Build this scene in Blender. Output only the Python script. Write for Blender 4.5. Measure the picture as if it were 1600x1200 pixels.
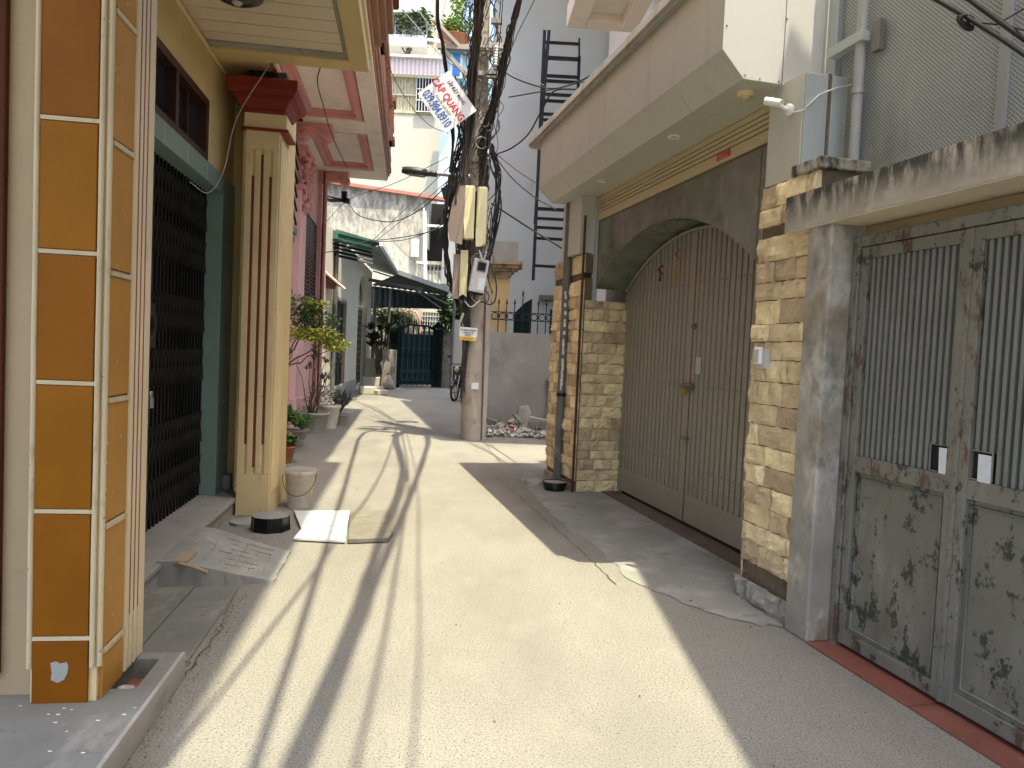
import bpy, math, random
from mathutils import Vector, Matrix, noise
random.seed(7)
rnd = random.random
def U(a, b): return a + (b - a) * random.random()
for o in list(bpy.data.objects): bpy.data.objects.remove(o)
SC = bpy.context.scene
COL = SC.collection
# ---------------------------------------------------------------- camera
FPX = 1130.0; ROLL = 0.045; PITCH = math.atan(49.6 * math.cos(ROLL) / FPX); EYE = 1.5
cam_d = bpy.data.cameras.new('camera'); cam = bpy.data.objects.new('camera', cam_d); COL.objects.link(cam)
cam_d.sensor_width = 36; cam_d.lens = 36 * FPX / 1600; cam_d.clip_start = .05; cam_d.clip_end = 600
cam.matrix_world = Matrix.Translation((0, 0, EYE)) @ Matrix.Rotation(math.pi / 2 - PITCH, 4, 'X') @ Matrix.Rotation(ROLL, 4, 'Z')
SC.camera = cam
# ---------------------------------------------------------------- light
SUN = Vector((.185, -.238, 1)).normalized()
w = bpy.data.worlds.new('World'); SC.world = w; w.use_nodes = True
nt = w.node_tree; bg = nt.nodes['Background']; sky = nt.nodes.new('ShaderNodeTexSky')
sky.sky_type = 'NISHITA'; sky.sun_disc = False
sky.sun_elevation = math.asin(SUN.z); sky.sun_rotation = math.atan2(SUN.x, SUN.y)
sky.dust_density = 5; sky.air_density = 1.0; sky.ozone_density = 2.2
nt.links.new(sky.outputs[0], bg.inputs[0]); bg.inputs[1].default_value = .15
sd = bpy.data.lights.new('sun', 'SUN'); sd.energy = 2.4; sd.angle = math.radians(.45); sd.color = (1, .915, .67)
so = bpy.data.objects.new('sun', sd); COL.objects.link(so); so.rotation_euler = SUN.to_track_quat('Z', 'Y').to_euler()
SC.view_settings.view_transform = 'Standard'; SC.view_settings.look = 'None'
SC.view_settings.exposure = 2.0; SC.view_settings.gamma = 1
try: SC.cycles.max_bounces = 8; SC.cycles.diffuse_bounces = 5
except Exception: pass

# ---------------------------------------------------------------- frames and helpers
class Frame:
    def __init__(s, yaw): s.yaw = yaw; s.c = math.cos(yaw); s.s = math.sin(yaw)
    def w(s, p): return Vector((p[0] * s.c - p[1] * s.s, p[0] * s.s + p[1] * s.c, p[2]))
    def l(s, p): return Vector((p[0] * s.c + p[1] * s.s, -p[0] * s.s + p[1] * s.c, p[2]))
W = Frame(0); L = Frame(math.atan(165 / FPX)); R = Frame(math.atan(281 / FPX)); H = Frame(math.radians(5.47)); B = Frame(math.radians(4.05))
def at(px, py, Y):                       # the point at depth Y that the photograph shows at px, py
    x = (px - 800) / FPX; y = -(py - 600) / FPX; c, s = math.cos(ROLL), math.sin(ROLL)
    xr = x * c - y * s; yr = x * s + y * c; cp, sp = math.cos(PITCH), math.sin(PITCH)
    v = Vector((xr, cp + yr * sp, -sp + yr * cp)); v *= Y / v.y
    return Vector((v.x, v.y, v.z + EYE))

def tag(o, label=None, cat=None, group=None, kind=None):
    if label: o['label'] = label
    if cat: o['category'] = cat
    if group: o['group'] = group
    if kind: o['kind'] = kind
    return o
class Thing:
    def __init__(s, name, label, cat, F=W, base=(0, 0, 0), group=None, kind=None):
        s.F = F; s.base = Vector(base); o = s.o = bpy.data.objects.new(name, None); COL.objects.link(o)
        o.location = F.w(base); o.rotation_euler = (0, 0, F.yaw); o.empty_display_size = .1
        tag(o, label, cat, group, kind)
def copy_tree(o, parent=None):
    c = o.copy(); COL.objects.link(c); c.parent = parent
    for ch in o.children: copy_tree(ch, c)
    return c

class MB:
    def __init__(s): s.v = []; s.f = []; s.t = []; s.sm = []; s.X = None
    def add(s, vs, fs, tone=0., smooth=False):
        n = len(s.v)
        s.v += [(s.X @ Vector(p) if s.X else Vector(p)) for p in vs]
        for f in fs: s.f.append([i + n for i in f]); s.t.append(tone); s.sm.append(smooth)
        return s
    def box(s, x0, y0, z0, x1, y1, z1, tone=0.):
        if x0 > x1: x0, x1 = x1, x0
        if y0 > y1: y0, y1 = y1, y0
        if z0 > z1: z0, z1 = z1, z0
        return s.add([(x0,y0,z0),(x1,y0,z0),(x1,y1,z0),(x0,y1,z0),(x0,y0,z1),(x1,y0,z1),(x1,y1,z1),(x0,y1,z1)],
              [(3,2,1,0),(4,5,6,7),(0,1,5,4),(1,2,6,5),(2,3,7,6),(3,0,4,7)], tone)
    def obox(s, c, size, rot, tone=0.):      # rot = Matrix 3x3 / euler tuple
        Rm = rot if isinstance(rot, Matrix) else Matrix.Rotation(rot[2],3,'Z') @ Matrix.Rotation(rot[1],3,'Y') @ Matrix.Rotation(rot[0],3,'X')
        hx, hy, hz = size[0]/2, size[1]/2, size[2]/2; c = Vector(c)
        vs = [c + Rm @ Vector((a*hx, b*hy, d*hz)) for d in (-1,1) for a, b in ((-1,-1),(1,-1),(1,1),(-1,1))]
        return s.add(vs, [(3,2,1,0),(4,5,6,7),(0,1,5,4),(1,2,6,5),(2,3,7,6),(3,0,4,7)], tone)
    def bar(s, p, q, wd, dp=None, tone=0.):
        p, q = Vector(p), Vector(q); d = q - p; z = d.normalized()
        x = z.cross(Vector((0,0,1)))
        x = x.normalized() if x.length > 1e-3 else Vector((1,0,0))
        y = z.cross(x).normalized(); m = Matrix((x, y, z)).transposed()
        return s.obox((p+q)/2, (wd, dp or wd, d.length), m, tone)
    def tube(s, pts, r, n=7, cap=True, tone=0., smooth=True):
        pts = [Vector(p) for p in pts]; k = len(pts)
        rs = r if isinstance(r, (list, tuple)) else [r]*k
        vs = []; fs = []; up = None
        for i, p in enumerate(pts):
            d = (pts[min(i+1,k-1)] - pts[max(i-1,0)]).normalized()
            if up is None:
                up = d.cross(Vector((0,0,1)));
                if up.length < 1e-3: up = Vector((1,0,0))
            x = (up - d*up.dot(d))
            x = x.normalized() if x.length > 1e-6 else Vector((1,0,0))
            up = x; y = d.cross(x)
            for j in range(n):
                a = 2*math.pi*j/n; vs.append(p + (x*math.cos(a) + y*math.sin(a))*rs[i])
        for i in range(k-1):
            for j in range(n): fs.append((i*n+j, i*n+(j+1)%n, (i+1)*n+(j+1)%n, (i+1)*n+j))
        s.add(vs, fs, tone, smooth)
        if cap: s.add(vs[:n], [tuple(range(n-1,-1,-1))], tone); s.add(vs[-n:], [tuple(range(n))], tone)
        return s
    def lathe(s, c, prof, n=24, axis='Z', tone=0., smooth=True, jag=0):
        c = Vector(c); vs = []; fs = []
        for (r, z) in prof:
            for j in range(n):
                a = 2*math.pi*j/n; rr = r*(1+U(-jag,jag)); x, y = rr*math.cos(a), rr*math.sin(a)
                vs.append(c + (Vector((x,y,z)) if axis=='Z' else Vector((x,z,y)) if axis=='Y' else Vector((z,x,y))))
        for i in range(len(prof)-1):
            for j in range(n): fs.append((i*n+j, i*n+(j+1)%n, (i+1)*n+(j+1)%n, (i+1)*n+j))
        return s.add(vs, fs, tone, smooth)
    def prism(s, poly, ax, d0, d1, tone=0.):   # poly in the plane across axis ax (0: yz, 1: xz, 2: xy)
        def P(a, b, d): return (d,a,b) if ax==0 else (a,d,b) if ax==1 else (a,b,d)
        n = len(poly); vs = [P(a,b,d0) for a,b in poly] + [P(a,b,d1) for a,b in poly]
        fs = [tuple(range(n-1,-1,-1)), tuple(range(n,2*n))] + [(i,(i+1)%n,n+(i+1)%n,n+i) for i in range(n)]
        return s.add(vs, fs, tone)
    def cyl(s, p, q, r, n=12, r2=None, tone=0.): return s.tube([p,q],[r, r if r2 is None else r2],n,True,tone)
    def ball(s, c, r, n=8, sq=(1,1,1), tone=0.):
        c = Vector(c); vs=[]; fs=[]; m=n//2+1
        for i in range(m+1):
            t = math.pi*i/m
            for j in range(n):
                a=2*math.pi*j/n; vs.append(c+Vector((r*sq[0]*math.sin(t)*math.cos(a), r*sq[1]*math.sin(t)*math.sin(a), r*sq[2]*math.cos(t))))
        for i in range(m):
            for j in range(n): fs.append((i*n+j,(i+1)*n+j,(i+1)*n+(j+1)%n,i*n+(j+1)%n))
        return s.add(vs,fs,tone,True)
    def panel(s, O, u, v, wd, ht, nu, nv, fn, tone=0., smooth=False):   # displaced sheet
        O,u,v = Vector(O),Vector(u),Vector(v); nrm = u.cross(v).normalized()
        vs = [O+u*(wd*i/nu)+v*(ht*j/nv)+nrm*fn(wd*i/nu, ht*j/nv) for j in range(nv+1) for i in range(nu+1)]
        fs = [(j*(nu+1)+i, j*(nu+1)+i+1, (j+1)*(nu+1)+i+1, (j+1)*(nu+1)+i) for j in range(nv) for i in range(nu)]
        return s.add(vs, fs, tone, smooth)
    def build(s, name, m, T=None, F=None, base=None, parent=None, bev=0, seg=2, **tags):
        # T: the Thing it is a part of (parent: a part of it, for a sub-part); without T a top-level mesh in frame F
        base = Vector(base) if base is not None else (T.base if T else (s.v[0].copy() if s.v else Vector()))
        if T is None and base is not None and not tags.get('atbase') : pass
        me = bpy.data.meshes.new(name); me.from_pydata([p-base for p in s.v], [], s.f); me.materials.append(m)
        me.polygons.foreach_set('use_smooth', s.sm)
        if any(s.t):
            at_ = me.attributes.new('tone','FLOAT','FACE'); at_.data.foreach_set('value', s.t)
        me.validate(); me.update()
        o = bpy.data.objects.new(name, me); COL.objects.link(o)
        if T: o.parent = parent or T.o
        else:
            F = F or W; o.location = F.w(base); o.rotation_euler = (0,0,F.yaw)
        if bev:
            b = o.modifiers.new('bevel','BEVEL'); b.width = bev; b.segments = seg; b.limit_method='ANGLE'; b.angle_limit=math.radians(40)
        return o

def build_each(mb, name, m, T=None, **k):     # every loose piece of mb becomes an object of its own
    par = list(range(len(mb.v)))
    def fd(i):
        while par[i] != i: par[i] = par[par[i]]; i = par[i]
        return i
    for f in mb.f:
        r = fd(f[0])
        for i in f[1:]: par[fd(i)] = r
    grp = {}
    key = {}
    for i, p in enumerate(mb.v): key.setdefault((round(p.x,4),round(p.y,4),round(p.z,4)), []).append(i)
    for l in key.values():
        for i in l[1:]: par[fd(i)] = fd(l[0])
    for fi, f in enumerate(mb.f): grp.setdefault(fd(f[0]), []).append(fi)
    out = []
    for fl in grp.values():
        q = MB(); mp = {}
        for fi in fl:
            ff = []
            for i in mb.f[fi]:
                if i not in mp: mp[i] = len(q.v); q.v.append(mb.v[i])
                ff.append(mp[i])
            q.f.append(ff); q.t.append(mb.t[fi]); q.sm.append(mb.sm[fi])
        out.append(q.build(name, m, T, **k))
    return out

def text(name, s, size, m, T, loc, parent=None, X=None, ext=.001, align='CENTER', sx=1.0, shear=0):
    cu = bpy.data.curves.new(name,'FONT'); cu.body = s; cu.size = size; cu.extrude = ext; cu.align_x = align; cu.align_y='CENTER'; cu.shear = shear; cu.offset = size*.022
    o = bpy.data.objects.new(name, cu); COL.objects.link(o)
    bpy.context.view_layer.update()
    me = bpy.data.meshes.new_from_object(o.evaluated_get(bpy.context.evaluated_depsgraph_get()))
    bpy.data.objects.remove(o); me.materials.clear(); me.materials.append(m)
    o = bpy.data.objects.new(name, me); COL.objects.link(o); o.parent = parent or T.o
    mt = (X or Matrix.Identity(4)).copy(); o.matrix_local = Matrix.Translation(loc) @ mt @ Matrix.Diagonal((sx,1,1,1))
    return o

# ---------------------------------------------------------------- materials
def mat(name, col, rough=.8, metal=0., var=.12, vs=2.5, bump=.25, bs=45, tone=0., layers=(), spec=None, bdist=.006, wave=None, hue=0):
    m = bpy.data.materials.new(name); m.use_nodes = True; nt = m.node_tree; N = nt.nodes; K = nt.links
    bs_ = N['Principled BSDF']; bs_.inputs['Roughness'].default_value = rough; bs_.inputs['Metallic'].default_value = metal
    if spec is not None: bs_.inputs['Specular IOR Level'].default_value = spec
    tc = N.new('ShaderNodeTexCoord').outputs['Object']
    def mp(sc):
        k = N.new('ShaderNodeMapping'); k.inputs['Scale'].default_value = sc if isinstance(sc,(tuple,list)) else (sc,)*3
        K.new(tc, k.inputs[0]); return k.outputs[0]
    def nz(sc, det=4, rg=.55):
        n = N.new('ShaderNodeTexNoise'); n.inputs['Scale'].default_value = 1; n.inputs['Detail'].default_value = det; n.inputs['Roughness'].default_value = .78 if det >= 7 else rg
        K.new(mp(sc), n.inputs['Vector']); return n.outputs[0]
    def mr(x, a, b, c, d):
        k = N.new('ShaderNodeMapRange'); K.new(x, k.inputs[0])
        for i, q in enumerate((a,b,c,d)): k.inputs[i+1].default_value = q
        return k.outputs[0]
    def mul(a, b):
        k = N.new('ShaderNodeMath'); k.operation='MULTIPLY'; K.new(a, k.inputs[0])
        if isinstance(b,(int,float)): k.inputs[1].default_value = b
        else: K.new(b, k.inputs[1])
        return k.outputs[0]
    def mix(f, a, b, typ='MIX'):
        k = N.new('ShaderNodeMix'); k.data_type='RGBA'; k.blend_type = typ
        for sock, q in ((k.inputs[0],f),(k.inputs[6],a),(k.inputs[7],b)):
            if isinstance(q,(int,float)): sock.default_value = q
            elif isinstance(q,tuple): sock.default_value = (*q[:3],1)
            else: K.new(q, sock)
        return k.outputs[2]
    h = N.new('ShaderNodeHueSaturation'); h.inputs['Color'].default_value = (*col,1)
    val = mr(nz(vs,6), .25, .75, 1-var, 1+var)
    if tone:
        a = N.new('ShaderNodeAttribute'); a.attribute_name='tone'
        val = mul(val, mr(a.outputs['Fac'], -1, 1, 1-tone, 1+tone))
        if hue: K.new(mr(a.outputs['Fac'], -1, 1, .5-hue, .5+hue), h.inputs['Hue'])
    K.new(val, h.inputs['Value']); c = h.outputs[0]
    for ly in layers:    # (colour, scale, lo, hi, factor, (z0, z1) or None, detail)
        lc, ls, lo, hi, lf = ly[:5]; z = ly[5] if len(ly)>5 else None; det = ly[6] if len(ly)>6 else 5
        f = mul(mr(nz(ls,det,.6), lo, hi, 0, 1), lf)
        if z:
            sp = N.new('ShaderNodeSeparateXYZ'); K.new(tc, sp.inputs[0]); f = mul(f, mr(sp.outputs[2], z[0], z[1], 0, 1))
        c = mix(f, c, lc)
    K.new(c, bs_.inputs['Base Color'])
    if bump:
        b = N.new('ShaderNodeBump'); b.inputs['Strength'].default_value = bump; b.inputs['Distance'].default_value = bdist
        K.new(nz(bs,5,.6), b.inputs['Height'])
        if wave:   # (scale vec direction, scale, dist)
            wv = N.new('ShaderNodeTexWave'); wv.bands_direction = wave[0]; wv.inputs['Scale'].default_value = wave[1]; K.new(tc, wv.inputs[0])
            b2 = N.new('ShaderNodeBump'); b2.inputs['Distance'].default_value = wave[2]; b2.inputs['Strength'].default_value = 1
            K.new(wv.outputs['Fac'], b2.inputs['Height']); K.new(b.outputs[0], b2.inputs['Normal']); b = b2
        K.new(b.outputs[0], bs_.inputs['Normal'])
    return m
def emat(name, col, s):
    m = mat(name, col, bump=0, var=0); b = m.node_tree.nodes['Principled BSDF']; b.inputs['Emission Color'].default_value = (*col,1); b.inputs['Emission Strength'].default_value = s; return m

GRIME = (.06,.055,.045)
M_road = mat('road_concrete', (.205,.198,.170), .95, var=.10, vs=.7, bump=.5, bs=70, layers=[
    ((.33,.315,.265), (105,105,105), .48, .60, .45, None, 3), ((.05,.048,.042), (115,115,115), .55, .62, .8, None, 3), ((.138,.130,.112), (1.0,.4,1), .44, .66, .6), ((.125,.115,.095), (.45,.22,1), .56, .60, .35, None, 6), ((.25,.24,.20), (3,2,3), .56, .70, .35), ((.13,.13,.115), (7,2.5,7), .64, .72, .35), ((.07,.065,.055), (38,38,38), .70, .72, .8, None, 2)])
M_apron = mat('apron_cement', (.225,.23,.205), .92, var=.14, vs=1.5, bump=.4, bs=50, layers=[((.35,.345,.32),(2.2,2.2,2.2),.50,.66,.7), ((.10,.10,.09),(5,5,5),.60,.75,.7),((.12,.115,.10),(90,90,90),.60,.7,.5)])
M_pave = mat('pavement_stone', (.165,.165,.145), .7, var=.2, vs=3, layers=[((.33,.32,.28),(6,2,2),.55,.7,.6),((.09,.09,.085),(14,14,14),.6,.7,.6)])
M_yel = mat('yellow_wall_paint', (.62,.47,.22), .75, var=.08, layers=[(GRIME,(9,9,3),.63,.75,.4),((.60,.50,.32),(16,16,16),.70,.73,.7)])
M_creamb = mat('pale_cream_paint', (.62,.50,.33), .75, var=.08, layers=[((.3,.24,.15),(16,16,3),.60,.75,.6),((.13,.11,.08),(30,30,30),.69,.73,.6)])
M_cream = mat('cream_paint', (.68,.53,.29), .75, var=.08, layers=[((.25,.2,.12),(20,20,6),.62,.75,.5),((.13,.11,.08),(30,30,30),.69,.73,.7)])
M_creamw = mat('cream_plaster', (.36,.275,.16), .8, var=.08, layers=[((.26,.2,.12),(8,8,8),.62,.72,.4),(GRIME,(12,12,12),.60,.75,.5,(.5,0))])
M_soffit = mat('soffit_board', (.70,.58,.42), .55, var=.06, bump=.1, layers=[((.28,.23,.15),(5,14,5),.6,.75,.3)])
M_orange = mat('orange_tile', (.23,.082,.002), .5, spec=.15, var=.16, vs=2.2, bump=.12, bs=18, tone=.14, hue=.006, layers=[((.12,.05,.01),(14,14,4),.62,.78,.5),((.4,.3,.2),(50,50,50),.74,.75,.5)])
M_orange2 = mat('pale_orange_tile', (.40,.19,.035), .5, spec=.2, var=.14, vs=3, bump=.15, bs=20, layers=[((.72,.62,.42),(40,40,14),.68,.70,.8),((.3,.16,.05),(8,8,4),.6,.75,.5)])
M_red = mat('red_brown_paint', (.20,.028,.014), .5, spec=.2, var=.15, bump=.15, layers=[((.05,.02,.015),(12,12,4),.6,.75,.5)])
M_groove = mat('groove_red_paint', (.19,.035,.02), .7, var=.15)
M_brown = mat('brown_trim_paint', (.33,.155,.095), .6, var=.15, layers=[((.06,.03,.02),(14,14,6),.58,.72,.6),((.36,.2,.14),(30,30,30),.66,.7,.5)])
M_gtile = mat('grey_green_tile', (.20,.29,.26), .35, var=.10, vs=4, bump=.1, layers=[((.32,.36,.33),(3,3,40),.66,.7,.3)])
M_black = mat('black_iron', (.014,.014,.014), .35, .6, var=.2, bump=.2, layers=[((.13,.13,.12),(30,30,6),.6,.75,.35)])
M_dark = mat('dark_interior', (.012,.011,.010), .9, var=.3, bump=0)
M_wood = mat('dark_wood', (.045,.014,.010), .4, var=.25, vs=8)
M_glassd = mat('window_glass', (.02,.022,.025), .12, var=.3, bump=.05)
M_marble = mat('step_marble', (.33,.31,.28), .45, var=.15, vs=5, bump=.15, layers=[((.16,.13,.11),(10,3,10),.57,.72,.5),((.42,.31,.25),(6,6,6),.6,.7,.6)])
M_cement = mat('grey_cement', (.27,.265,.24), .95, var=.16, vs=3, bump=.6, bs=35, layers=[((.13,.125,.11),(9,9,9),.58,.72,.5),((.40,.38,.33),(16,16,16),.62,.7,.5)])
M_cemwall = mat('grey_wall_render', (.30,.30,.275), .95, var=.16, vs=1.7, bump=.45, bs=25, layers=[((.38,.375,.355),(2.4,2.4,1.4),.50,.70,.7),((.13,.13,.125),(3,3,2),.6,.75,.5),((.46,.45,.42),(7,7,7),.66,.70,.5)])
M_bsoff = mat('beam_soffit', (.60,.53,.40), .9, var=.12, vs=3, layers=[((.3,.25,.17),(3,9,3),.58,.7,.5),((.7,.68,.6),(6,12,6),.6,.7,.5)])
M_stain = mat('weathered_beam', (.36,.33,.27), .95, var=.16, vs=4, bump=.6, bs=35, layers=[((.5,.46,.38),(7,7,7),.55,.68,.6),((.035,.038,.03),(14,14,4),.40,.54,.95,(-.09,.06)),((.05,.05,.045),(5,5,9),.56,.70,.55,(-.20,.05))])
M_post = mat('plastered_post', (.30,.28,.24), .9, var=.25, vs=3, bump=.6, bs=30, layers=[((.50,.48,.42),(4,4,2.5),.50,.60,.75),((.11,.10,.075),(5,5,3.5),.53,.66,.7),((.20,.155,.09),(3,3,2),.53,.62,.7),((.1,.09,.08),(30,30,30),.66,.7,.6)])
M_stone = mat('yellow_cleft_stone', (.64,.515,.315), .85, var=.22, vs=9, bump=.8, bs=38, tone=.34, bdist=.014, hue=.014, layers=[((.62,.52,.36),(14,14,14),.56,.70,.5),((.23,.15,.07),(11,11,11),.60,.72,.6),((.09,.075,.05),(5,5,26),.64,.74,.6)])
M_joint = mat('stone_joint', (.14,.11,.07), .95, var=.3, vs=20)
M_gate = mat('taupe_gate_paint', (.255,.243,.198), .42, var=.06, vs=2, bump=.08, layers=[((.12,.11,.09),(6,6,2),.62,.8,.4),(GRIME,(20,20,20),.68,.74,.4)])
M_rivet = mat('rivet_metal', (.17,.16,.14), .4, .4, var=.2)
M_cap = mat('canopy_top_trim', (.33,.325,.29), .6, var=.15, vs=3, layers=[((.16,.12,.09),(8,8,3),.52,.7,.6)])
M_alu = mat('canopy_panel', (.50,.515,.455), .5, .1, var=.05, vs=1.2, bump=.04, layers=[((.25,.23,.20),(9,9,1.2),.55,.80,.30),(GRIME,(16,16,16),.69,.76,.35)])
M_aluw = mat('canopy_end_sheet', (.50,.50,.47), .42, .1, var=.05, vs=1.2, bump=.05, layers=[((.3,.29,.26),(12,12,2),.6,.78,.35)])
M_shut = mat('shutter_slat', (.50,.43,.26), .5, .1, var=.06, bump=.05)
M_gran = mat('polished_stone', (.14,.16,.125), .12, var=.25, vs=5, bump=.02, layers=[((.30,.285,.25),(3,9,3),.55,.72,.45),((.06,.06,.055),(8,4,8),.56,.7,.5)])
M_greyp = mat('grey_column_panel', (.38,.43,.43), .5, .1, var=.05, bump=.05, layers=[((.2,.19,.17),(9,9,1.5),.6,.8,.4)])
M_peel = mat('peeling_door_paint', (.150,.146,.117), .5, var=.14, vs=2.5, bump=.2, bs=20, layers=[((.30,.31,.26),(2.5,2.5,1.5),.5,.7,.5),((.12,.12,.10),(3,3,3),.56,.72,.5),((.22,.215,.18),(3,3,2),.5,.66,.6),((.085,.065,.04),(2.2,2.2,1.6),.52,.68,.6),((.022,.034,.024),(7,7,5.5),.553,.560,.95,None,9),((.028,.042,.028),(2.6,2.6,3),.635,.642,.95,None,8),((.10,.045,.025),(22,22,8),.66,.69,.7)])
M_rust = mat('rusty_frame_paint', (.17,.165,.135), .6, var=.2, vs=5, bump=.3, layers=[((.085,.035,.020),(9,9,3),.54,.60,.85,None,8),((.024,.034,.024),(12,12,8),.575,.585,.9,None,8),((.05,.03,.02),(9,9,9),.6,.7,.6)])
M_rib = mat('ribbed_steel', (.17,.175,.155), .5, var=.12, vs=3, bump=.1, layers=[((.06,.055,.045),(30,30,8),.62,.7,.6),((.10,.10,.085),(2,2,2),.56,.7,.4)])
M_redtile = mat('red_floor_tile', (.20,.070,.050), .6, var=.2, vs=5, bump=.25, layers=[((.36,.17,.13),(9,9,9),.6,.7,.5),((.10,.05,.04),(4,4,4),.58,.72,.4)])
M_pink = mat('pink_wall_paint', (.80,.49,.47), .85, var=.07, layers=[((.40,.25,.21),(5,5,2),.58,.75,.5),((.3,.22,.19),(9,9,4),.6,.7,.6,(.9,.1))])
M_pinkd = mat('pink_moulding_paint', (.62,.30,.27), .8, var=.08)
M_pale = mat('pale_soffit_paint', (.80,.74,.66), .85, var=.06, layers=[((.42,.38,.32),(3,3,3),.55,.75,.4)])
M_gdoor = mat('green_door_paint', (.035,.16,.12), .45, var=.15)
M_dgreen = mat('dark_green_gate_paint', (.004,.017,.017), .6, spec=.2, var=.2)
M_white = mat('white_wall_paint', (.62,.59,.48), .85, var=.06, vs=1.5, layers=[((.36,.34,.28),(3,3,1.2),.58,.78,.5),((.25,.23,.19),(5,5,3),.52,.7,.7,(.8,0))])
M_lit = mat('cream_house_render', (.50,.47,.38), .9, var=.06, vs=.8, layers=[((.50,.46,.36),(2,2,.5),.52,.75,.5),((.42,.40,.33),(4,4,1),.62,.78,.4)])
M_mold = mat('mould_stained_render', (.50,.475,.40), .95, var=.10, vs=1, layers=[((.13,.125,.11),(3.5,3.5,1.3),.40,.58,.9,(-1.8,.6),7),((.22,.21,.18),(9,9,3),.50,.66,.6),((.60,.47,.22),(2,2,2),.64,.7,.3)])
M_tower = mat('blue_grey_render', (.45,.51,.50), .9, var=.07, vs=.7, layers=[((.52,.55,.56),(1,1,.5),.5,.75,.5),((.2,.21,.21),(2.5,2.5,1),.62,.78,.5)])
M_beige = mat('beige_balcony_paint', (.70,.66,.57), .8, var=.05, layers=[((.45,.38,.3),(2,2,2),.6,.75,.3)])
M_wht = mat('white_paint', (.75,.75,.72), .5, var=.05, bump=.05)
M_paper = mat('white_card', (.60,.63,.64), .6, var=.08, vs=20, layers=[((.4,.42,.44),(50,50,50),.6,.65,.4)])
M_mesh = mat('mesh_wall', (.31,.345,.34), .6, .15, var=.14, vs=1.8, bump=.3, layers=[((.16,.165,.155),(2,2,1.4),.52,.7,.6),((.21,.19,.11),(1.6,1.6,1.6),.60,.72,.6),((.42,.44,.44),(11,11,11),.64,.67,.35),((.40,.42,.43),(3,3,.7),.56,.72,.4)])
M_strip = mat('steel_strip', (.34,.37,.38), .45, .3, var=.08)
M_pipe = mat('grey_pipe', (.32,.33,.32), .5, var=.12, layers=[((.15,.14,.12),(20,20,5),.6,.7,.5)])
M_dpipe = mat('dark_grey_pipe', (.115,.12,.115), .55, var=.15, layers=[((.3,.29,.25),(15,15,6),.66,.7,.5),((.33,.31,.27),(12,12,5),.5,.7,.7,(1.3,.2))])
M_steel = mat('black_steel', (.010,.013,.018), .45, .3, var=.2, bump=0)
M_cable = mat('black_cable', (.013,.012,.012), .55, var=.3, bump=0, tone=.5)
M_cabbr = mat('dusty_cable', (.036,.030,.025), .8, var=.3, bump=.1, tone=.6)
M_cabw = mat('pale_cable', (.45,.43,.38), .6, var=.1, bump=0)
M_pole = mat('concrete_pole', (.30,.265,.21), .95, var=.18, vs=4, bump=.5, bs=30, layers=[((.42,.38,.31),(8,8,2),.54,.66,.6),((.12,.10,.08),(7,7,3),.58,.7,.6),((.20,.09,.05),(5,5,3),.64,.7,.5)])
M_ybox = mat('yellow_meter_box', (.62,.58,.33), .6, var=.05, layers=[((.35,.28,.2),(14,14,3),.6,.75,.5)])
M_boxside = mat('dusty_box_side', (.27,.22,.18), .8, var=.15)
M_gbox = mat('grey_meter_box', (.46,.46,.45), .6, var=.06, layers=[((.25,.22,.18),(12,12,4),.6,.75,.5)])
M_blue = mat('blue_paint', (.03,.20,.55), .5, var=.1)
M_bluegrey = mat('pale_blue_paint', (.45,.58,.62), .8, var=.08)
M_bluetxt = mat('blue_lettering', (.03,.12,.38), .6, var=.15, bump=0)
M_redtxt = mat('red_lettering', (.50,.03,.05), .6, var=.15, bump=0)
M_grntxt = mat('faded_green_lettering', (.33,.42,.28), .6, var=.1, bump=0)
M_darktxt = mat('dark_lettering', (.08,.08,.12), .6, var=.1, bump=0)
M_oratxt = mat('orange_lettering', (.45,.12,.02), .6, var=.1, bump=0)
M_yelstk = mat('yellow_sticker', (.70,.48,.06), .6, var=.08, bump=0)
M_signw = mat('sign_board_white', (.72,.73,.72), .5, var=.06, vs=6, layers=[((.5,.52,.52),(7,7,7),.6,.7,.4)])
M_terra = mat('terracotta', (.36,.15,.075), .85, var=.15)
M_potg = mat('grey_pot', (.33,.31,.27), .9, var=.15, layers=[(GRIME,(12,12,6),.56,.72,.5)])
M_potw = mat('white_pot', (.62,.59,.51), .6, var=.1, layers=[((.3,.27,.2),(12,12,4),.55,.7,.5)])
M_soil = mat('soil', (.05,.035,.022), .98, var=.3)
M_bark = mat('bark', (.13,.095,.065), .9, var=.25, vs=14)
def leafm(n, c, t=.4):
    m = mat(n, c, .55, var=.2, vs=6, bump=0, tone=t, hue=.01)
    m.node_tree.nodes['Principled BSDF'].inputs['Transmission Weight'].default_value = 0
    return m
M_leaf = leafm('leaf_green', (.075,.15,.03)); M_leafy = leafm('leaf_yellow_green', (.42,.46,.09)); M_leafd = leafm('leaf_dark', (.018,.040,.016)); M_leafp = leafm('leaf_dusty', (.10,.10,.07)); M_leafb = leafm('leaf_bright', (.09,.19,.03))
M_corr = mat('pink_corrugated_sheet', (.62,.52,.50), .5, var=.05, bump=0)
M_corrd = mat('dark_corrugated_sheet', (.018,.035,.045), .6, var=.2, bump=0)
M_roofg = mat('grey_roof_sheet', (.26,.28,.27), .7, .2, var=.15)
M_tyre = mat('rubber', (.018,.018,.018), .8, var=.2)
M_steelb = mat('bare_steel', (.45,.45,.45), .3, .8, var=.1)
M_bikep = mat('dark_bike_paint', (.03,.02,.02), .25, var=.1, bump=0)
M_lampb = mat('lamp_housing', (.022,.022,.02), .5, var=.2)
M_lens = mat('lamp_lens', (.35,.34,.28), .15, var=.1, bump=0)
M_brass = mat('brass_gold', (.35,.22,.05), .4, .6, var=.1, bump=0)
M_ornr = mat('dark_red_cord', (.10,.02,.015), .7, var=.2, bump=0)
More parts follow.
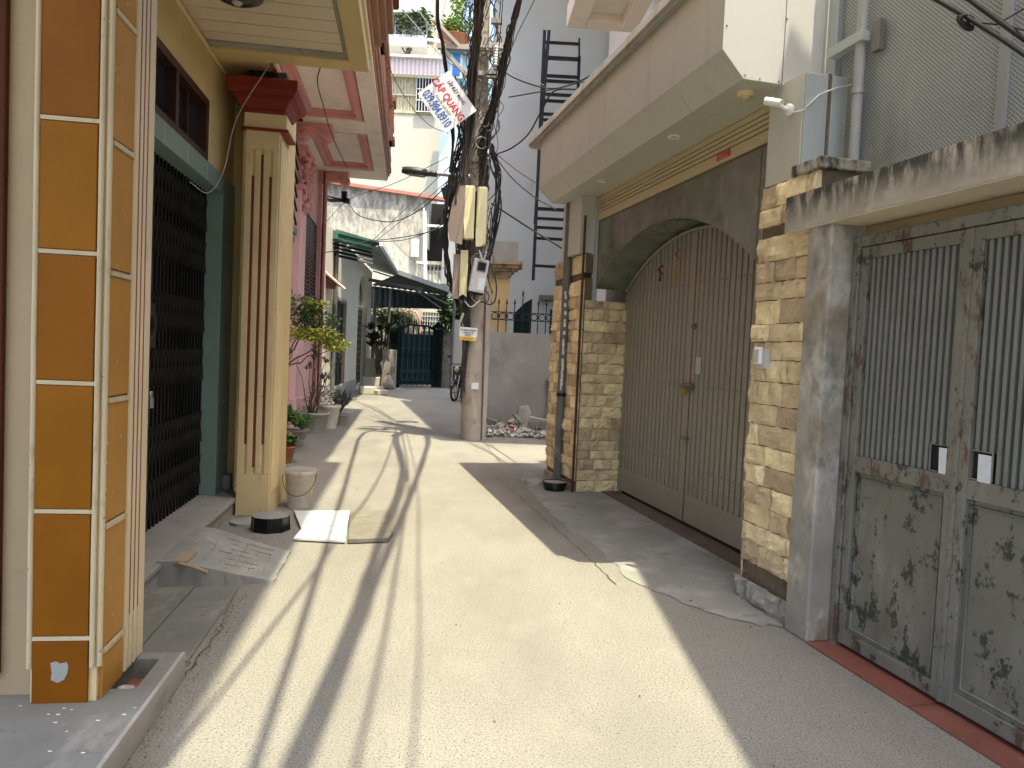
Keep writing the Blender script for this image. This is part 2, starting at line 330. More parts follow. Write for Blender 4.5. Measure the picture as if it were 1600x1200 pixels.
M_rubb = mat('rubble', (.36,.34,.29), .95, var=.2, vs=12, tone=.6, hue=.02)
M_buck = mat('white_paint_bucket', (.62,.56,.48), .55, var=.1, vs=5, layers=[((.3,.27,.23),(14,14,5),.55,.7,.6),((.45,.4,.33),(5,5,22),.5,.7,.5)])
M_edge = mat('edging_paint', (.52,.43,.27), .8, var=.12, layers=[((.25,.2,.12),(18,18,6),.58,.72,.6),((.12,.10,.07),(34,34,34),.66,.70,.7)])
M_dedge = mat('dark_door_edge', (.075,.026,.015), .8, var=.2, spec=.1)
M_board = mat('grey_brown_board', (.155,.145,.115), .9, var=.2, vs=8, layers=[((.23,.21,.15),(7,22,7),.55,.65,.6),((.07,.06,.045),(9,26,9),.6,.68,.7)])
M_wmarb = mat('white_marble_slab', (.60,.62,.62), .45, var=.06, vs=4, layers=[((.34,.34,.33),(3,9,3),.58,.66,.5),((.45,.45,.43),(30,30,30),.64,.68,.4)])
M_litter = mat('dry_litter', (.12,.085,.05), .9, var=.3, tone=.5)
# ================================================================ ground
def flat(poly, z, F): return MB().add([F.w((x, y, z)) for x, y in poly], [tuple(range(len(poly)))])
g = MB(); g.add([(-70,-60,0),(70,-60,0),(70,110,0),(-70,110,0)],[(0,1,2,3)])
tag(g.build('road', M_road, base=(0,0,0)), kind='structure')
ap = [(2.42,8.7),(2.2,8.2),(2.10,7.2),(2.02,6.2),(2.05,5.2),(2.0,4.5),(2.16,3.95),(2.40,3.6),(2.60,3.58),(2.60,4.1),(3.14,4.2),(3.14,7.6),(2.62,7.5)]
ap2 = []
for i in range(len(ap)):
    a, b = ap[i], ap[(i+1) % len(ap)]
    for k in range(8):
        t = k/8; x = a[0]+(b[0]-a[0])*t; y = a[1]+(b[1]-a[1])*t
        j = .025 if i < 8 else 0
        ap2.append((x+U(-j,j), y+U(-j,j)))
tag(flat(ap2, .005, R).build('pavement', M_apron, base=(0,0,0)), kind='structure')
m = MB()
for (x0,x1,y0,y1) in ((-1.45,-1.215,3.32,4.55),(-1.205,-.95,3.45,4.50)):
    m.X = Matrix(((L.c,-L.s,0,0),(L.s,L.c,0,0),(0,0,1,0),(0,0,0,1))); m.box(x0,y0,-.02,x1,y1,.012,U(-.3,.3))
m.X = None
tag(m.build('stone_paving', M_pave, base=(0,0,0), bev=.004), kind='structure')
m = MB()
for _ in range(900):
    r = rnd()
    if r < .20: p = L.w((U(-1.35,-.85), U(1.5,6.5), .006))
    elif r < .50: p = L.w((random.gauss(-.93,.06), U(2.4,4.4), .008))
    elif r < .65: p = R.w((U(2.0,2.62), U(1.8,7.4), .010))
    elif r < .85: p = Vector((U(-1.2,1.6), U(2,14), .006))
    else: p = Vector((U(-1.5,.2)-.9, U(5,14), .006))
    s = U(.002,.008); a = U(0,6.28); q = U(.35,1)
    m.add([p+Vector((math.cos(a)*s,math.sin(a)*s,0)),p+Vector((-math.sin(a)*s*q,math.cos(a)*s*q,U(0,.008))),p-Vector((math.cos(a)*s,math.sin(a)*s,0)),p+Vector((math.sin(a)*s*q,-math.cos(a)*s*q,0))],[(0,1,2,3)],U(-1,1))
tag(m.build('leaf_litter', M_litter, base=(0,0,0)), 'dry crumbs and leaf scraps scattered along the edges of the road', 'litter', kind='stuff')

def crack(pts, w_):
    m = MB(); path = []
    for i in range(len(pts)-1):
        for k in range(14): path.append(Vector(pts[i]).lerp(Vector(pts[i+1]), k/14))
    prev = None
    for p in path:
        q = p + Vector((U(-.012,.012), U(-.012,.012), 0)); ww = w_*U(.4,1.2)
        cur = (Vector((q.x-ww,q.y,.0062)), Vector((q.x+ww,q.y,.0062)))
        if prev: m.add([prev[0],prev[1],cur[1],cur[0]],[(0,1,2,3)])
        prev = cur
    return m
M_crack = mat('crack_dirt', (.055,.052,.045), .95)
for pts, w_ in (([R.w((1.95,8.6,0)),R.w((1.92,6.8,0)),R.w((1.90,5.3,0)),R.w((1.86,4.3,0))],.0035),([(-.9,8.9,0),(-.2,9.15,0),(.5,9.0,0)],.003),([L.w((-.98,4.5,0)),L.w((-.9,3.9,0)),L.w((-.93,3.2,0))],.003)):
    tag(crack(pts, w_).build('road_crack', M_crack, base=(0,0,0)), kind='structure')
# ================================================================ RIGHT: stone pillars, gate, canopy
def stones(mb, O, u, v, n, wd, ht, rh=.125, ws=(.16,.34)):
    """cleft stone facing: rows of blocks on the rectangle O + u*wd + v*ht, standing out along n"""
    O,u,v,n = Vector(O),Vector(u),Vector(v),Vector(n); z = 0
    while z < ht-.02:
        h = min(rh*U(.85,1.18), ht-z)
        if ht-z-h < .05: h = ht-z
        x = 0; first = U(.08,.3)
        while x < wd-.01:
            l = first if x == 0 else U(*ws)
            if wd-x-l < .07: l = wd-x
            l = min(l, wd-x); g_ = .0022; d0 = U(.012,.036); ph = U(0,99); tn = U(-1,1)
            tilt = U(-.012,.012); tz = U(-.010,.010)
            N1, N2 = 7, 5; vs = []
            for j in range(N2+1):
                for i in range(N1+1):
                    e = min(i, N1-i, 9); f = min(j, N2-j)
                    k = 0 if (e == 0 or f == 0) else 1
                    xx = x+g_+(l-2*g_)*i/N1; zz = z+g_+(h-2*g_)*j/N2
                    dd = .004 + (1 if k else .62)*(d0 + tilt*(i/N1-.5) + tz*(j/N2-.5) + .030*noise.noise(Vector((xx*9,zz*9,ph))) + .016*noise.noise(Vector((xx*28,zz*28,ph))))
                    jx = .006*noise.noise(Vector((zz*20,ph,0))) if i in (0,N1) else 0
                    jz = .007*noise.noise(Vector((xx*20,ph,3))) if j in (0,N2) else 0
                    vs.append(O+u*(xx+jx)+v*(zz+jz)+n*max(dd,.010))
            fs = [(j*(N1+1)+i,j*(N1+1)+i+1,(j+1)*(N1+1)+i+1,(j+1)*(N1+1)+i) for j in range(N2) for i in range(N1)]
            mb.add(vs, fs, tn)
            # block sides
            ring = [i for i in range(N1+1)] + [j*(N1+1)+N1 for j in range(1,N2+1)] + [N2*(N1+1)+i for i in range(N1-1,-1,-1)] + [j*(N1+1) for j in range(N2-1,0,-1)]
            sv = [vs[i] for i in ring]; sb = [p - n*((p-O).dot(n)) for p in sv]; k = len(sv)
            mb.add(sv+sb, [(i,(i+1)%k,k+(i+1)%k,k+i) for i in range(k)], tn)
            x += l
        z += h
# near stone pillar
T = Thing('stone_pillar', 'yellow cleft stone gate pillar with a white switch box, right of the slatted gate', 'pillar', R, (2.6,3.85,0))
MB().box(2.62,3.57,0,3.2,4.13,.14).box(2.62,3.66,.14,3.2,4.07,.24).box(2.62,3.57,.24,3.2,4.13,2.28).box(2.62,3.85,2.28,3.2,4.13,2.34).box(2.62,3.70,2.28,3.2,3.78,2.34).box(2.62,3.57,2.34,3.2,4.13,2.6).build('core', M_joint, T)
m = MB(); stones(m,(2.62,4.13,.24),(0,-1,0),(0,0,1),(-1,0,0),.56,2.04); stones(m,(2.62,4.13,2.35),(0,-1,0),(0,0,1),(-1,0,0),.56,.25)
stones(m,(3.2,4.13,.0),(-1,0,0),(0,0,1),(0,1,0),.58,2.6)
m.build('stone_facing', M_stone, T)
m = MB(); stones(m,(2.60,4.15,.0),(0,-1,0),(0,0,1),(-1,0,0),.60,.13,.13,(.25,.3)); m.box(2.60,3.55,0,2.7,4.14,.10)
m.build('plinth', M_post, T)
m = MB(); m.box(2.575,3.53,2.60,2.95,3.80,2.665); m.build('cap_slab', M_stain, T, bev=.01)
T = Thing('switch_box', 'small white double switch box fixed to the stone pillar beside the gate', 'switch', R, (2.585,3.98,1.5))
MB().box(2.560,3.925,1.47,2.60,4.02,1.59).build('back_plate', M_gbox, T, bev=.004)
b = MB().box(2.535,3.945,1.495,2.560,4.015,1.60).build('switch_cover', M_wht, T, bev=.008)
MB().box(2.530,3.955,1.51,2.536,3.978,1.585).box(2.530,3.983,1.51,2.536,4.006,1.585).build('rocker', M_gbox, T, parent=b, bev=.002)
# far stone pillar
T = Thing('stone_pillar', 'narrow yellow stone pillar on the far side of the slatted gate', 'pillar', R, (2.6,7.9,0))
MB().box(2.62,7.47,0,3.2,8.55,2.1).box(2.62,7.47,2.1,2.74,8.55,2.34).box(2.62,7.6,2.34,2.74,8.55,2.40).box(2.62,7.47,2.40,2.74,8.55,2.60).build('core', M_joint, T)
m = MB(); stones(m,(2.62,8.55,.12),(0,-1,0),(0,0,1),(-1,0,0),1.08,2.2,.125,(.2,.4)); stones(m,(2.62,8.55,2.40),(0,-1,0),(0,0,1),(-1,0,0),1.08,.20,.2)
stones(m,(2.63,7.47,.0),(1,0,0),(0,0,1),(0,-1,0),.54,2.1,.115,(.18,.4)); m.build('stone_facing', M_stone, T)
MB().box(2.58,7.50,0,2.7,8.55,.07).build('plinth', M_post, T)
# polished stone arch + shutter
T = Thing('gate_arch', 'polished grey stone arch panel above the slatted gate', 'arch', R, (2.8,5.95,2.1))
AC, AZ = 5.95, 2.7-2.66
def arcz(b): return AZ + math.sqrt(max(2.66**2-(b-AC)**2,0))
def arch(m, a0, a1, b0, b1, zt, zoff=0, low=2.1):
    n = 40; bs_ = [b0+(b1-b0)*i/n for i in range(n+1)]
    zs = [max(arcz(b)+zoff, low) for b in bs_]
    for i in range(n):
        m.add([(a0,bs_[i],zs[i]),(a0,bs_[i+1],zs[i+1]),(a0,bs_[i+1],zt),(a0,bs_[i],zt),(a1,bs_[i],zs[i]),(a1,bs_[i+1],zs[i+1]),(a1,bs_[i+1],zt),(a1,bs_[i],zt)],
              [(0,3,2,1),(4,5,6,7),(0,1,5,4)])
m = MB(); arch(m,2.74,3.10,4.38,7.46,3.12); m.build('stone_panel', M_gran, T)
m = MB().box(2.742,4.14,2.1,3.1,4.378,3.12); m.build('stone_jamb', M_gran, T)
m = MB(); pts = [(2.735,4.4+3.03*i/30,arcz(4.4+3.03*i/30)+.0) for i in range(31)]; pass
pts = [(3.09,4.4+3.03*i/30,arcz(4.4+3.03*i/30)-.03) for i in range(31)]; MB().tube(pts,.016,6).build('gate_arch_rail', M_gate, T)
T = Thing('roller_shutter', 'rolled cream metal shutter with a red sticker under the grey canopy', 'shutter', R, (2.72,5.9,3.0))
m = MB()
for k, (z0, z1) in enumerate(((2.955,3.035),(3.045,3.075),(3.083,3.112),(3.12,3.148),(3.155,3.20),(3.205,3.24))):
    m.box(2.715 if k == 0 else 2.722,4.16,z0,2.742,7.44,z1)
m.build('slat', M_shut, T, bev=.004)
MB().box(2.735,4.15,2.95,2.75,7.45,3.24).build('gap_backing', M_wood, T)
MB().box(2.70,7.425,2.1,2.735,7.46,3.2).build('guide_rail', M_greyp, T)
st = MB().box(2.712,4.74,2.98,2.7155,4.93,3.028).build('sticker', M_redtxt, T)
MB().box(2.7105,4.775,2.990,2.7125,4.90,2.994).box(2.7105,4.82,3.008,2.7125,4.915,3.011).build('pale_line', M_cream, T, parent=st)
# the slatted gate, two leaves
def leaf(name, lab, b0, b1, T):
    m = MB(); p = .0865; n = int(round((b1-b0-.10)/p)); p = (b1-b0-.10)/n
    for i in range(n):
        c = b0+.05+p*(i+.5); z1 = min(arcz(c)-.03, 2.66)
        m.box(3.105,c-p*.5+.012,.30,3.135,c+p*.5-.012,z1, 0)
        for z in (2.18,1.27,.55,.40): m.ball((3.103,c,z),.012,6,(.6,1,1))
    o = m.build('slats', M_gate, T, bev=.005)
    m = MB().box(3.135,b0,.06,3.15,b1,2.10)
    nn = 14
    for i in range(nn):
        q0 = b0+(b1-b0)*i/nn; q1 = b0+(b1-b0)*(i+1)/nn; m.box(3.135,q0,2.1,3.15,q1,min(arcz(q0),arcz(q1))-.03)
    m.build('back_sheet', M_wood, T)
    MB().box(3.10,b0,.05,3.14,b1,.30).box(3.098,b0,.05,3.14,b0+.05,min(arcz(b0)-.03,9)).box(3.098,b1-.05,.05,3.14,b1,arcz(b1)-.03).build('frame', M_gate, T, bev=.004)
T = Thing('slatted_gate', 'tall taupe metal double gate of vertical slats with an arched top', 'gate', R, (3.12,5.95,0))
class Sub: pass
leafA = MB().box(3.096,5.872,.06,3.10,5.888,2.62).build('seam_strip', M_joint, T)
leaf('near', '', 4.42, 5.87, T); leaf('far', '', 5.89, 7.5, T)
lk = MB().box(3.06,5.80,1.235,3.10,5.97,1.29).cyl((3.06,5.80,1.262),(3.06,5.99,1.262),.010).build('bolt_latch', M_rivet, T, bev=.004)
MB().box(3.04,5.86,1.20,3.065,5.92,1.25).build('padlock', M_brass, T, parent=lk, bev=.005)
MB().box(3.092,5.70,1.38,3.10,5.79,1.53).build('letter_flap', M_greyp, T, bev=.003)
MB().ball((3.08,5.845,1.80),.022,8).cyl((3.085,5.845,1.80),(3.10,5.845,1.80),.03).build('knob', M_rivet, T)
MB().ball((3.08,5.86,.80),.02,8).box(3.075,5.84,.785,3.10,5.98,.812).build('lower_latch', M_rivet, T)
MB().box(2.92,4.2,-.05,3.12,7.6,.016).build('sill', mat('worn_tile_sill',(.115,.085,.068),.9,var=.3,vs=6), T)
# hanging ornaments
for (b, z, lab, tas) in ((6.30,2.52,'small dark red ornament hanging from the gate arch', False),(5.98,2.62,'ornament with a long gold tassel hanging from the gate arch', True)):
    T = Thing('hanging_ornament', lab, 'ornament', R, (2.95,b,z))
    MB().tube([(2.95,b,z),(2.95,b,z-.13)],.003,5).build('cord', M_ornr, T)
    m = MB()
    for k in range(5): m.ball((2.95+.012*math.cos(k*1.3),b+.02*math.sin(k*1.3),z-.15-.018*k),.014,6)
    m.build('knot', M_ornr if not tas else M_brass, T)
    m = MB()
    l = .20 if tas else .07
    for k in range(14): a = k*.45; m.tube([(2.95,b,z-.22),(2.95+.012*math.cos(a),b+.014*math.sin(a),z-.22-l)],.0035,4)
    m.build('tassel', M_brass if tas else M_ornr, T)

# canopy
T = Thing('panel_canopy', 'grey aluminium panel canopy with downlights over the slatted gate', 'canopy', R, (2.6,6,3.2))
prof = [(2.2,3.90),(2.2,3.37),(2.36,3.22),(3.2,3.22),(3.2,3.90)]
seams = [4.02,4.67,5.97,7.27,8.0]
for i in range(4):
    b0, b1 = seams[i]+.003, seams[i+1]-.003
    m = MB().prism(prof,1,b0,b1,0); m.build('fascia_panel', M_alu, T, bev=.004)
m = MB(); m.add([(2.2,8.0,3.90),(2.2,8.0,3.37),(2.36,8.0,3.22),(3.2,8.0,3.22),(3.2,8.0,3.90),
                 (2.34,8.30,3.90),(2.34,8.30,3.42),(2.50,8.22,3.27),(3.2,8.22,3.27),(3.2,8.30,3.90)],
                [(0,1,6,5),(1,2,7,6),(2,3,8,7),(5,6,7,8,9),(0,5,9,4)]); m.build('end_panel', M_alu, T)
MB().prism([(2.14,3.93),(2.16,4.02),(2.32,4.05),(3.3,4.05),(3.3,3.90),(2.20,3.90)],1,4.0,8.35).build('top_cap', M_cap, T, bev=.006)
MB().tube([(2.165,4.0,3.905),(2.165,6,3.90),(2.165,8.3,3.90)],.013,8).build('edge_conduit', M_cap, T)
pr2 = [(2.19,4.04),(2.19,3.36),(2.34,3.205),(2.60,3.205),(2.60,4.04)]
e1 = MB().prism(pr2,1,3.985,4.012).build('end_sheet', M_aluw, T, bev=.002)
MB().box(2.606,3.985,3.205,2.94,4.012,4.04).build('end_sheet', M_aluw, T, bev=.002)
m = MB()
for (a, z) in ((2.21,3.5),(2.21,3.8),(2.35,3.23),(2.45,3.22),(2.58,3.22),(2.61,3.6),(2.615,3.9),(2.7,3.22),(2.8,3.22),(2.92,3.22)): m.ball((a,3.984,z),.006,6)
build_each(m,'screw', M_rivet, T)
T = Thing('ceiling_downlight', 'round white downlight set in the canopy soffit, nearer one', 'light', R, (2.50,5.22,3.22), group='downlights in the canopy')
MB().lathe((2.50,5.22,3.22),[(.050,0),(.052,-.007),(.036,-.011),(.033,0)],24).build('ring', M_wht, T)
MB().lathe((2.50,5.22,3.22),[(.034,-.002),(.001,-.002)],20).build('lens', M_lens, T)
c = copy_tree(T.o); c.location = R.w((2.50,6.78,3.22)); c['label'] = 'round white downlight set in the canopy soffit, farther one'
T = Thing('ceiling_sensor', 'yellowed round sensor dome under the near end of the canopy', 'sensor', R, (2.50,4.22,3.22))
MB().lathe((2.50,4.22,3.22),[(.056,0),(.054,-.018),(.040,-.026)],20).build('ring', M_cream, T)
MB().lathe((2.50,4.22,3.22),[(.038,-.024),(.030,-.042),(.001,-.048)],20).build('dome', M_shut, T)
# grey column panels
T = Thing('panel_column', 'grey panelled column standing on the near stone pillar under the canopy', 'column', R, (2.62,3.9,2.6))
MB().box(2.62,3.79,2.61,2.95,4.13,3.22).build('street_panel', M_alu, T, bev=.003)
MB().box(2.625,3.775,2.66,2.775,3.788,3.205).build('front_panel', M_greyp, T, bev=.002)
MB().box(2.795,3.765,2.64,2.93,3.788,3.205).build('front_panel', M_greyp, T, bev=.002)
MB().box(2.777,3.772,2.64,2.793,3.788,3.22).build('dark_joint', M_joint, T)
T = Thing('panel_column', 'grey panelled column above the narrow far stone pillar', 'column', R, (2.6,7.6,2.6))
MB().box(2.54,7.47,2.61,2.70,8.1,3.22).build('casing', M_alu, T, bev=.003)
MB().box(2.703,7.43,2.0,2.718,7.47,3.2).build('rail', M_greyp, T, bev=.002)
# spotlight
T = Thing('security_camera', 'small white camera on a bracket under the canopy corner with a trailing wire', 'camera', R, (2.60,3.95,3.0))
MB().lathe((2.60,3.88,3.02),[(.001,-.02),(.035,-.02),(.035,0),(.03,.01),(.001,.012)],16,'X').build('mount', M_wht, T)
MB().tube([(2.60,3.88,3.02),(2.565,3.89,3.03),(2.53,3.90,3.055)],.012,8).build('arm', M_wht, T)
cb = MB().tube([(2.54,3.88,3.05),(2.485,3.965,3.085)],.024,14).build('housing', M_wht, T, bev=.003)
MB().cyl((2.486,3.963,3.084),(2.4835,3.967,3.0855),.017).build('lens', M_black, T, parent=cb)
MB().tube([(2.60,3.87,3.0),(2.62,3.78,2.99),(2.70,3.755,3.08),(2.80,3.75,3.13),(2.90,3.745,3.16),(2.95,3.74,3.26)],.004,6).build('wire', M_wht, T)
# thin dark pipe on far pillar corner
tag(MB().tube([(2.575,7.425,0),(2.575,7.425,3.0)],.014,8).build('corner_pipe', M_wood, F=R, base=(2.575,7.425,0)), 'thin dark pipe running up the corner of the far stone pillar', 'pipe')
# down pipe post in a bucket foot
T = Thing('metal_post', 'round grey metal post with torn paper strips, set beside the far stone pillar', 'post', R, (2.56,8.0,0))
MB().tube([(2.555,7.92,0),(2.56,7.92,3.24)],.048,16).build('pipe', M_dpipe, T)
m = MB()
for z0 in [x*.045+1.05 for x in range(26)]:
    if rnd() < .75:
        a0 = 4.1+U(-.1,.1); a1 = a0+U(.35,.6); n=4; vs=[]
        for k in range(n+1):
            a=a0+(a1-a0)*k/n
            for zz in (z0, z0+.043): vs.append((2.558+.0495*math.cos(a),7.92+.0495*math.sin(a),zz))
        m.add(vs,[(2*k,2*k+2,2*k+3,2*k+1) for k in range(n)],0,True)
m.build('paper_strip', M_paper, T)
MB().tube([(2.557,7.92,1.02),(2.557,7.92,1.06)],.054,16).build('band', M_black, T)
T = Thing('cement_bucket', 'black cut bucket filled with cement at the foot of the metal post', 'bucket', R, (2.40,7.62,0))
MB().lathe((2.42,7.58,0),[(.115,0),(.14,.10),(.132,.10),(.13,.092)],16,jag=.02).build('bucket_shell', M_black, T)
MB().lathe((2.42,7.58,0),[(.133,.09),(.06,.10),(.001,.102)],16,jag=.02).build('cement_fill', M_cement, T)
tag(MB().lathe((2.30,7.95,0),[(.14,-.01),(.12,.04),(.05,.06),(.001,.065)],9,jag=.12,smooth=False).build('cement_lump', M_cement, F=R, base=(2.30,7.95,0)), 'rough cement lump on the ground left of the black cut bucket by the post', 'rubble')

M_ribback = mat('rib_gap_shade', (.035,.038,.032), .7)  # near-black stands in for the unlit gaps between the door ribs
# ================================================================ RIGHT near: beam, post, door, mesh wall
T = Thing('gate_lintel', 'weathered concrete beam with black mould over the green metal door', 'lintel', R, (2.5,3.0,2.37))
def wob(x,y): return .006*noise.noise(Vector((x*6,y*9,1)))
m = MB().box(2.505,-2.5,2.262,3.02,3.72,2.455)
m.panel((2.505,3.72,2.262),(0,-1,0),(0,0,1),6.2,.195,90,6,lambda x,y: wob(x,y)+.001)
m.build('beam', M_stain, T)
MB().box(2.507,-2.5,2.256,3.02,3.72,2.2615).build('underside', M_bsoff, T)
MB().box(2.74,-2.5,2.19,3.0,3.34,2.256).build('soffit_lip', M_creamw, T, bev=.01)
T = Thing('concrete_post', 'plastered concrete post between the stone pillar and the green door', 'post', R, (2.6,3.44,0))
m = MB(); m.box(2.535,3.345,0,3.05,3.545,2.262); m.build('post', M_post, T, bev=.012)
T = Thing('metal_door', 'peeling grey green double metal door with ribbed upper panels', 'door', R, (2.7,2.6,0))
MB().box(2.665,3.285,0,2.73,3.335,2.19).box(2.67,-.2,2.135,2.73,3.285,2.19).build('outer_frame', M_rust, T, bev=.005)
def door_leaf(b0, b1, T, hole_b):
    fr = MB().box(2.675,b0,.03,2.72,b0+.05,2.13).box(2.675,b1-.05,.03,2.72,b1,2.13).box(2.678,b0+.05,.03,2.72,b1-.05,.10).box(2.678,b0+.05,.955,2.72,b1-.05,1.04).box(2.678,b0+.05,2.07,2.72,b1-.05,2.13)
    o = fr.build('leaf_frame', M_rust, T, bev=.004)
    MB().box(2.697,b0+.05,.10,2.715,b1-.05,.955).build('lower_panel', M_peel, T)
    MB().tube([(2.694,b0+.075,.125),(2.694,b1-.075,.125),(2.694,b1-.075,.93),(2.694,b0+.075,.93),(2.694,b0+.075,.125)],.007,6).build('panel_bead', M_peel, T)
    m = MB(); p = .036; n = int((b1-b0-.10)/p); p = (b1-b0-.10)/n; poly = []
    hb0, hb1 = hole_b-.045, hole_b+.045
    for i in range(n):
        c = b0+.05+p*i; z0 = 1.04 if not (hb0-.02 < c+p/2 < hb1+.02) else 1.165
        m.box(2.688+U(-.001,.001),c+p*.10,z0,2.722,c+p*.60,2.07)
    m.build('ribbed_panel', M_rib, T, bev=.003)
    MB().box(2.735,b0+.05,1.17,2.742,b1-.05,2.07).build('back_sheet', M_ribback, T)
    MB().box(2.705,hb0-.01,1.04,2.74,hb1+.02,1.165).build('hatch_recess', M_dark, T)
    MB().tube([(2.688,hb0-.012,1.045),(2.688,hb1+.012,1.045),(2.688,hb1+.012,1.168),(2.688,hb0-.012,1.168),(2.688,hb0-.012,1.045)],.005,6).build('hatch_frame', M_rust, T)
    return o
door_leaf(2.605, 3.28, T, 2.70)
door_leaf(1.55, 2.590, T, 2.49)
MB().box(2.668,2.588,.03,2.70,2.612,2.13).build('meeting_strip', M_rust, T, bev=.003)
for b, nm, lab in ((2.668,'card','white card tucked over the hatch of the left door leaf'),(2.463,'card','white card tucked over the hatch of the right door leaf')):
    m = MB().obox((2.681,b,1.098),(.003,.062,.118),(U(-.06,.06),-.03,0)); tag(m.build('card', M_paper, F=R, base=(2.681,b,1.098)), lab, 'card')
m = MB()
for b0, b1 in ((1.0,1.55),(1.552,2.10),(2.104,2.62),(2.624,3.345)): m.box(2.53,b0,-.03,2.80,b1-.003,.010,0)
tag(m.build('red_tile_strip', M_redtile, F=R, base=(2.6,2.6,0), bev=.002), kind='structure')
# perforated wall panel
T = Thing('mesh_wall', 'grey expanded metal wall panel above the weathered beam', 'wall', R, (2.9,3,2.4))
MMx = M_mesh; N = MMx.node_tree.nodes; K = MMx.node_tree.links
tcx = N.new('ShaderNodeTexCoord'); mpx = N.new('ShaderNodeMapping'); mpx.inputs['Rotation'].default_value = (math.radians(45),0,0); mpx.inputs['Scale'].default_value = (0,66,66)
K.new(tcx.outputs['Object'], mpx.inputs[0]); vor = N.new('ShaderNodeTexVoronoi'); vor.inputs['Scale'].default_value = 1; vor.inputs['Randomness'].default_value = .12
K.new(mpx.outputs[0], vor.inputs['Vector']); rg = N.new('ShaderNodeMapRange'); K.new(vor.outputs['Distance'], rg.inputs[0])
for i,q in enumerate((.20,.36,.22,1.15)): rg.inputs[i+1].default_value = q
bsd = N['Principled BSDF']; src = bsd.inputs['Base Color'].links[0].from_socket
mx = N.new('ShaderNodeMix'); mx.data_type='RGBA'; mx.blend_type='MULTIPLY'; mx.inputs[0].default_value = 1
K.new(src, mx.inputs[6]); K.new(rg.outputs[0], mx.inputs[7]); K.new(mx.outputs[2], bsd.inputs['Base Color'])
MB().prism([(-3,2.2),(3.90,2.2),(3.90,4.25),(2.9,4.3),(1.2,5.6),(-3,6.6)],0,2.90,2.93).build('mesh_panel', M_mesh, T)  # top beyond the view slopes up, shaped to cast shade on the road
MB().box(2.86,3.84,2.45,2.90,3.93,4.2).build('edge_strip', M_strip, T, bev=.003)
MB().box(2.885,2.68,2.45,2.90,2.735,4.2).build('cover_strip', M_strip, T, bev=.002)
MB().box(2.885,1.30,2.45,2.90,1.35,4.9).build('cover_strip', M_strip, T, bev=.002)
T = Thing('drain_pipe', 'grey vertical drain pipe in front of the expanded metal wall', 'pipe', R, (2.84,3.62,2.5))
MB().tube([(2.84,3.60,2.45),(2.84,3.60,4.4)],.030,14).build('pipe', M_pipe, T)
m = MB()
for z in (2.55,3.05,3.62): m.tube([(2.84,3.60,z),(2.84,3.60,z+.03)],.036,14)
build_each(m,'clamp', M_strip, T)
T = Thing('wall_bracket', 'white steel bracket across the drain pipe near the canopy end', 'bracket', R, (2.82,3.72,3.4))
MB().box(2.80,3.55,3.33,2.86,3.84,3.39).build('arm', M_greyp, T, bev=.004)
MB().box(2.84,3.46,3.25,2.88,3.52,3.42).build('clip', M_rivet, T, bev=.004)

# building body behind the gates (a plain upper wall set back)
T = Thing('upper_storey', 'overhanging upper storey of the building above the metal mesh wall', 'building', W, (3.5,0,6))
MB().box(2.42,-9,5.6,7,3.45,8).build('wall', M_cemwall, T)
T = Thing('gate_house', 'plain grey building standing behind the slatted gate and mesh wall', 'building', R, (4,5,0))
MB().box(3.30,-3,0,3.5,8.6,4.0).build('wall', M_cemwall, T)
MB().box(3.14,4.2,2.5,3.3,8.3,4.0).build('gate_header', M_cemwall, T)

# ================================================================ beige balcony building beyond the canopy
T = Thing('balcony_building', 'tall beige building with a deep overhanging balcony beyond the canopy', 'building', B, (2.6,11,0))
MB().box(3.2,9.9,0,8,17.5,11).build('wall', M_beige, T)
m = MB(); poly = [B.l((x,y,0)) for x,y in ((.95,9.2),(.9,10),(.35,12.4),(-.35,15.3),(-.9,17.6),(7,17.6),(7,9.2))]
m.prism([(p.x,p.y) for p in poly],2,11,12.2).build('shadow_slab', M_beige, T)  # unseen slab above the view, outline shaped to shade the road at the bend
a0 = 1.66
MB().box(a0,9.9,7.50,a0+.35,13.5,7.9).box(a0+.35,13.15,7.50,2.9,13.5,7.9).box(a0+.35,9.9,7.64,2.9,13.15,7.9).box(2.62,9.9,7.40,2.9,13.15,7.64).build('balcony_slab', M_beige, T, bev=.02)
MB().box(a0+.02,9.95,7.9,a0+.14,13.45,8.9).box(a0+.14,13.35,7.9,2.9,13.45,8.9).build('parapet', M_beige, T, bev=.02)
MB().lathe((2.30,11.0,7.638),[(.07,0),(.07,-.006),(.001,-.004)],16).build('light_hole', M_dark, T)
p = at(963,50,11); p2 = at(970,92,11)
# ================================================================ LEFT: yellow house
T = YH = Thing('yellow_house', 'yellow house with folding black grille door, tiled pillar and overhanging balcony', 'house', L, (-1.6,5,0))
WX = -1.62
m = MB()
m.box(WX-.25,3.3,2.89,WX,3.9,3.80).box(WX-.25,3.9,3.36,WX,6.06,3.80).box(WX-.25,6.06,2.89,WX,6.95,3.80)
m.box(WX-.25,-3,3.80,WX,7.0,8.5).box(WX-.25,2.9,0,WX,3.35,3.8)
m.box(WX-.25,6.92,0,-1.42,7.15,3.8).box(-1.42,6.74,0,-1.12,7.15,3.8)
m.build('wall', M_yel, T)
MB().tube([(WX+.01,3.3,3.74),(WX+.01,6.9,3.74)],.018,6).tube([(WX+.01,6.90,3.74),(-1.42,6.90,3.74)],.018,6).build('cornice', M_cream, T)
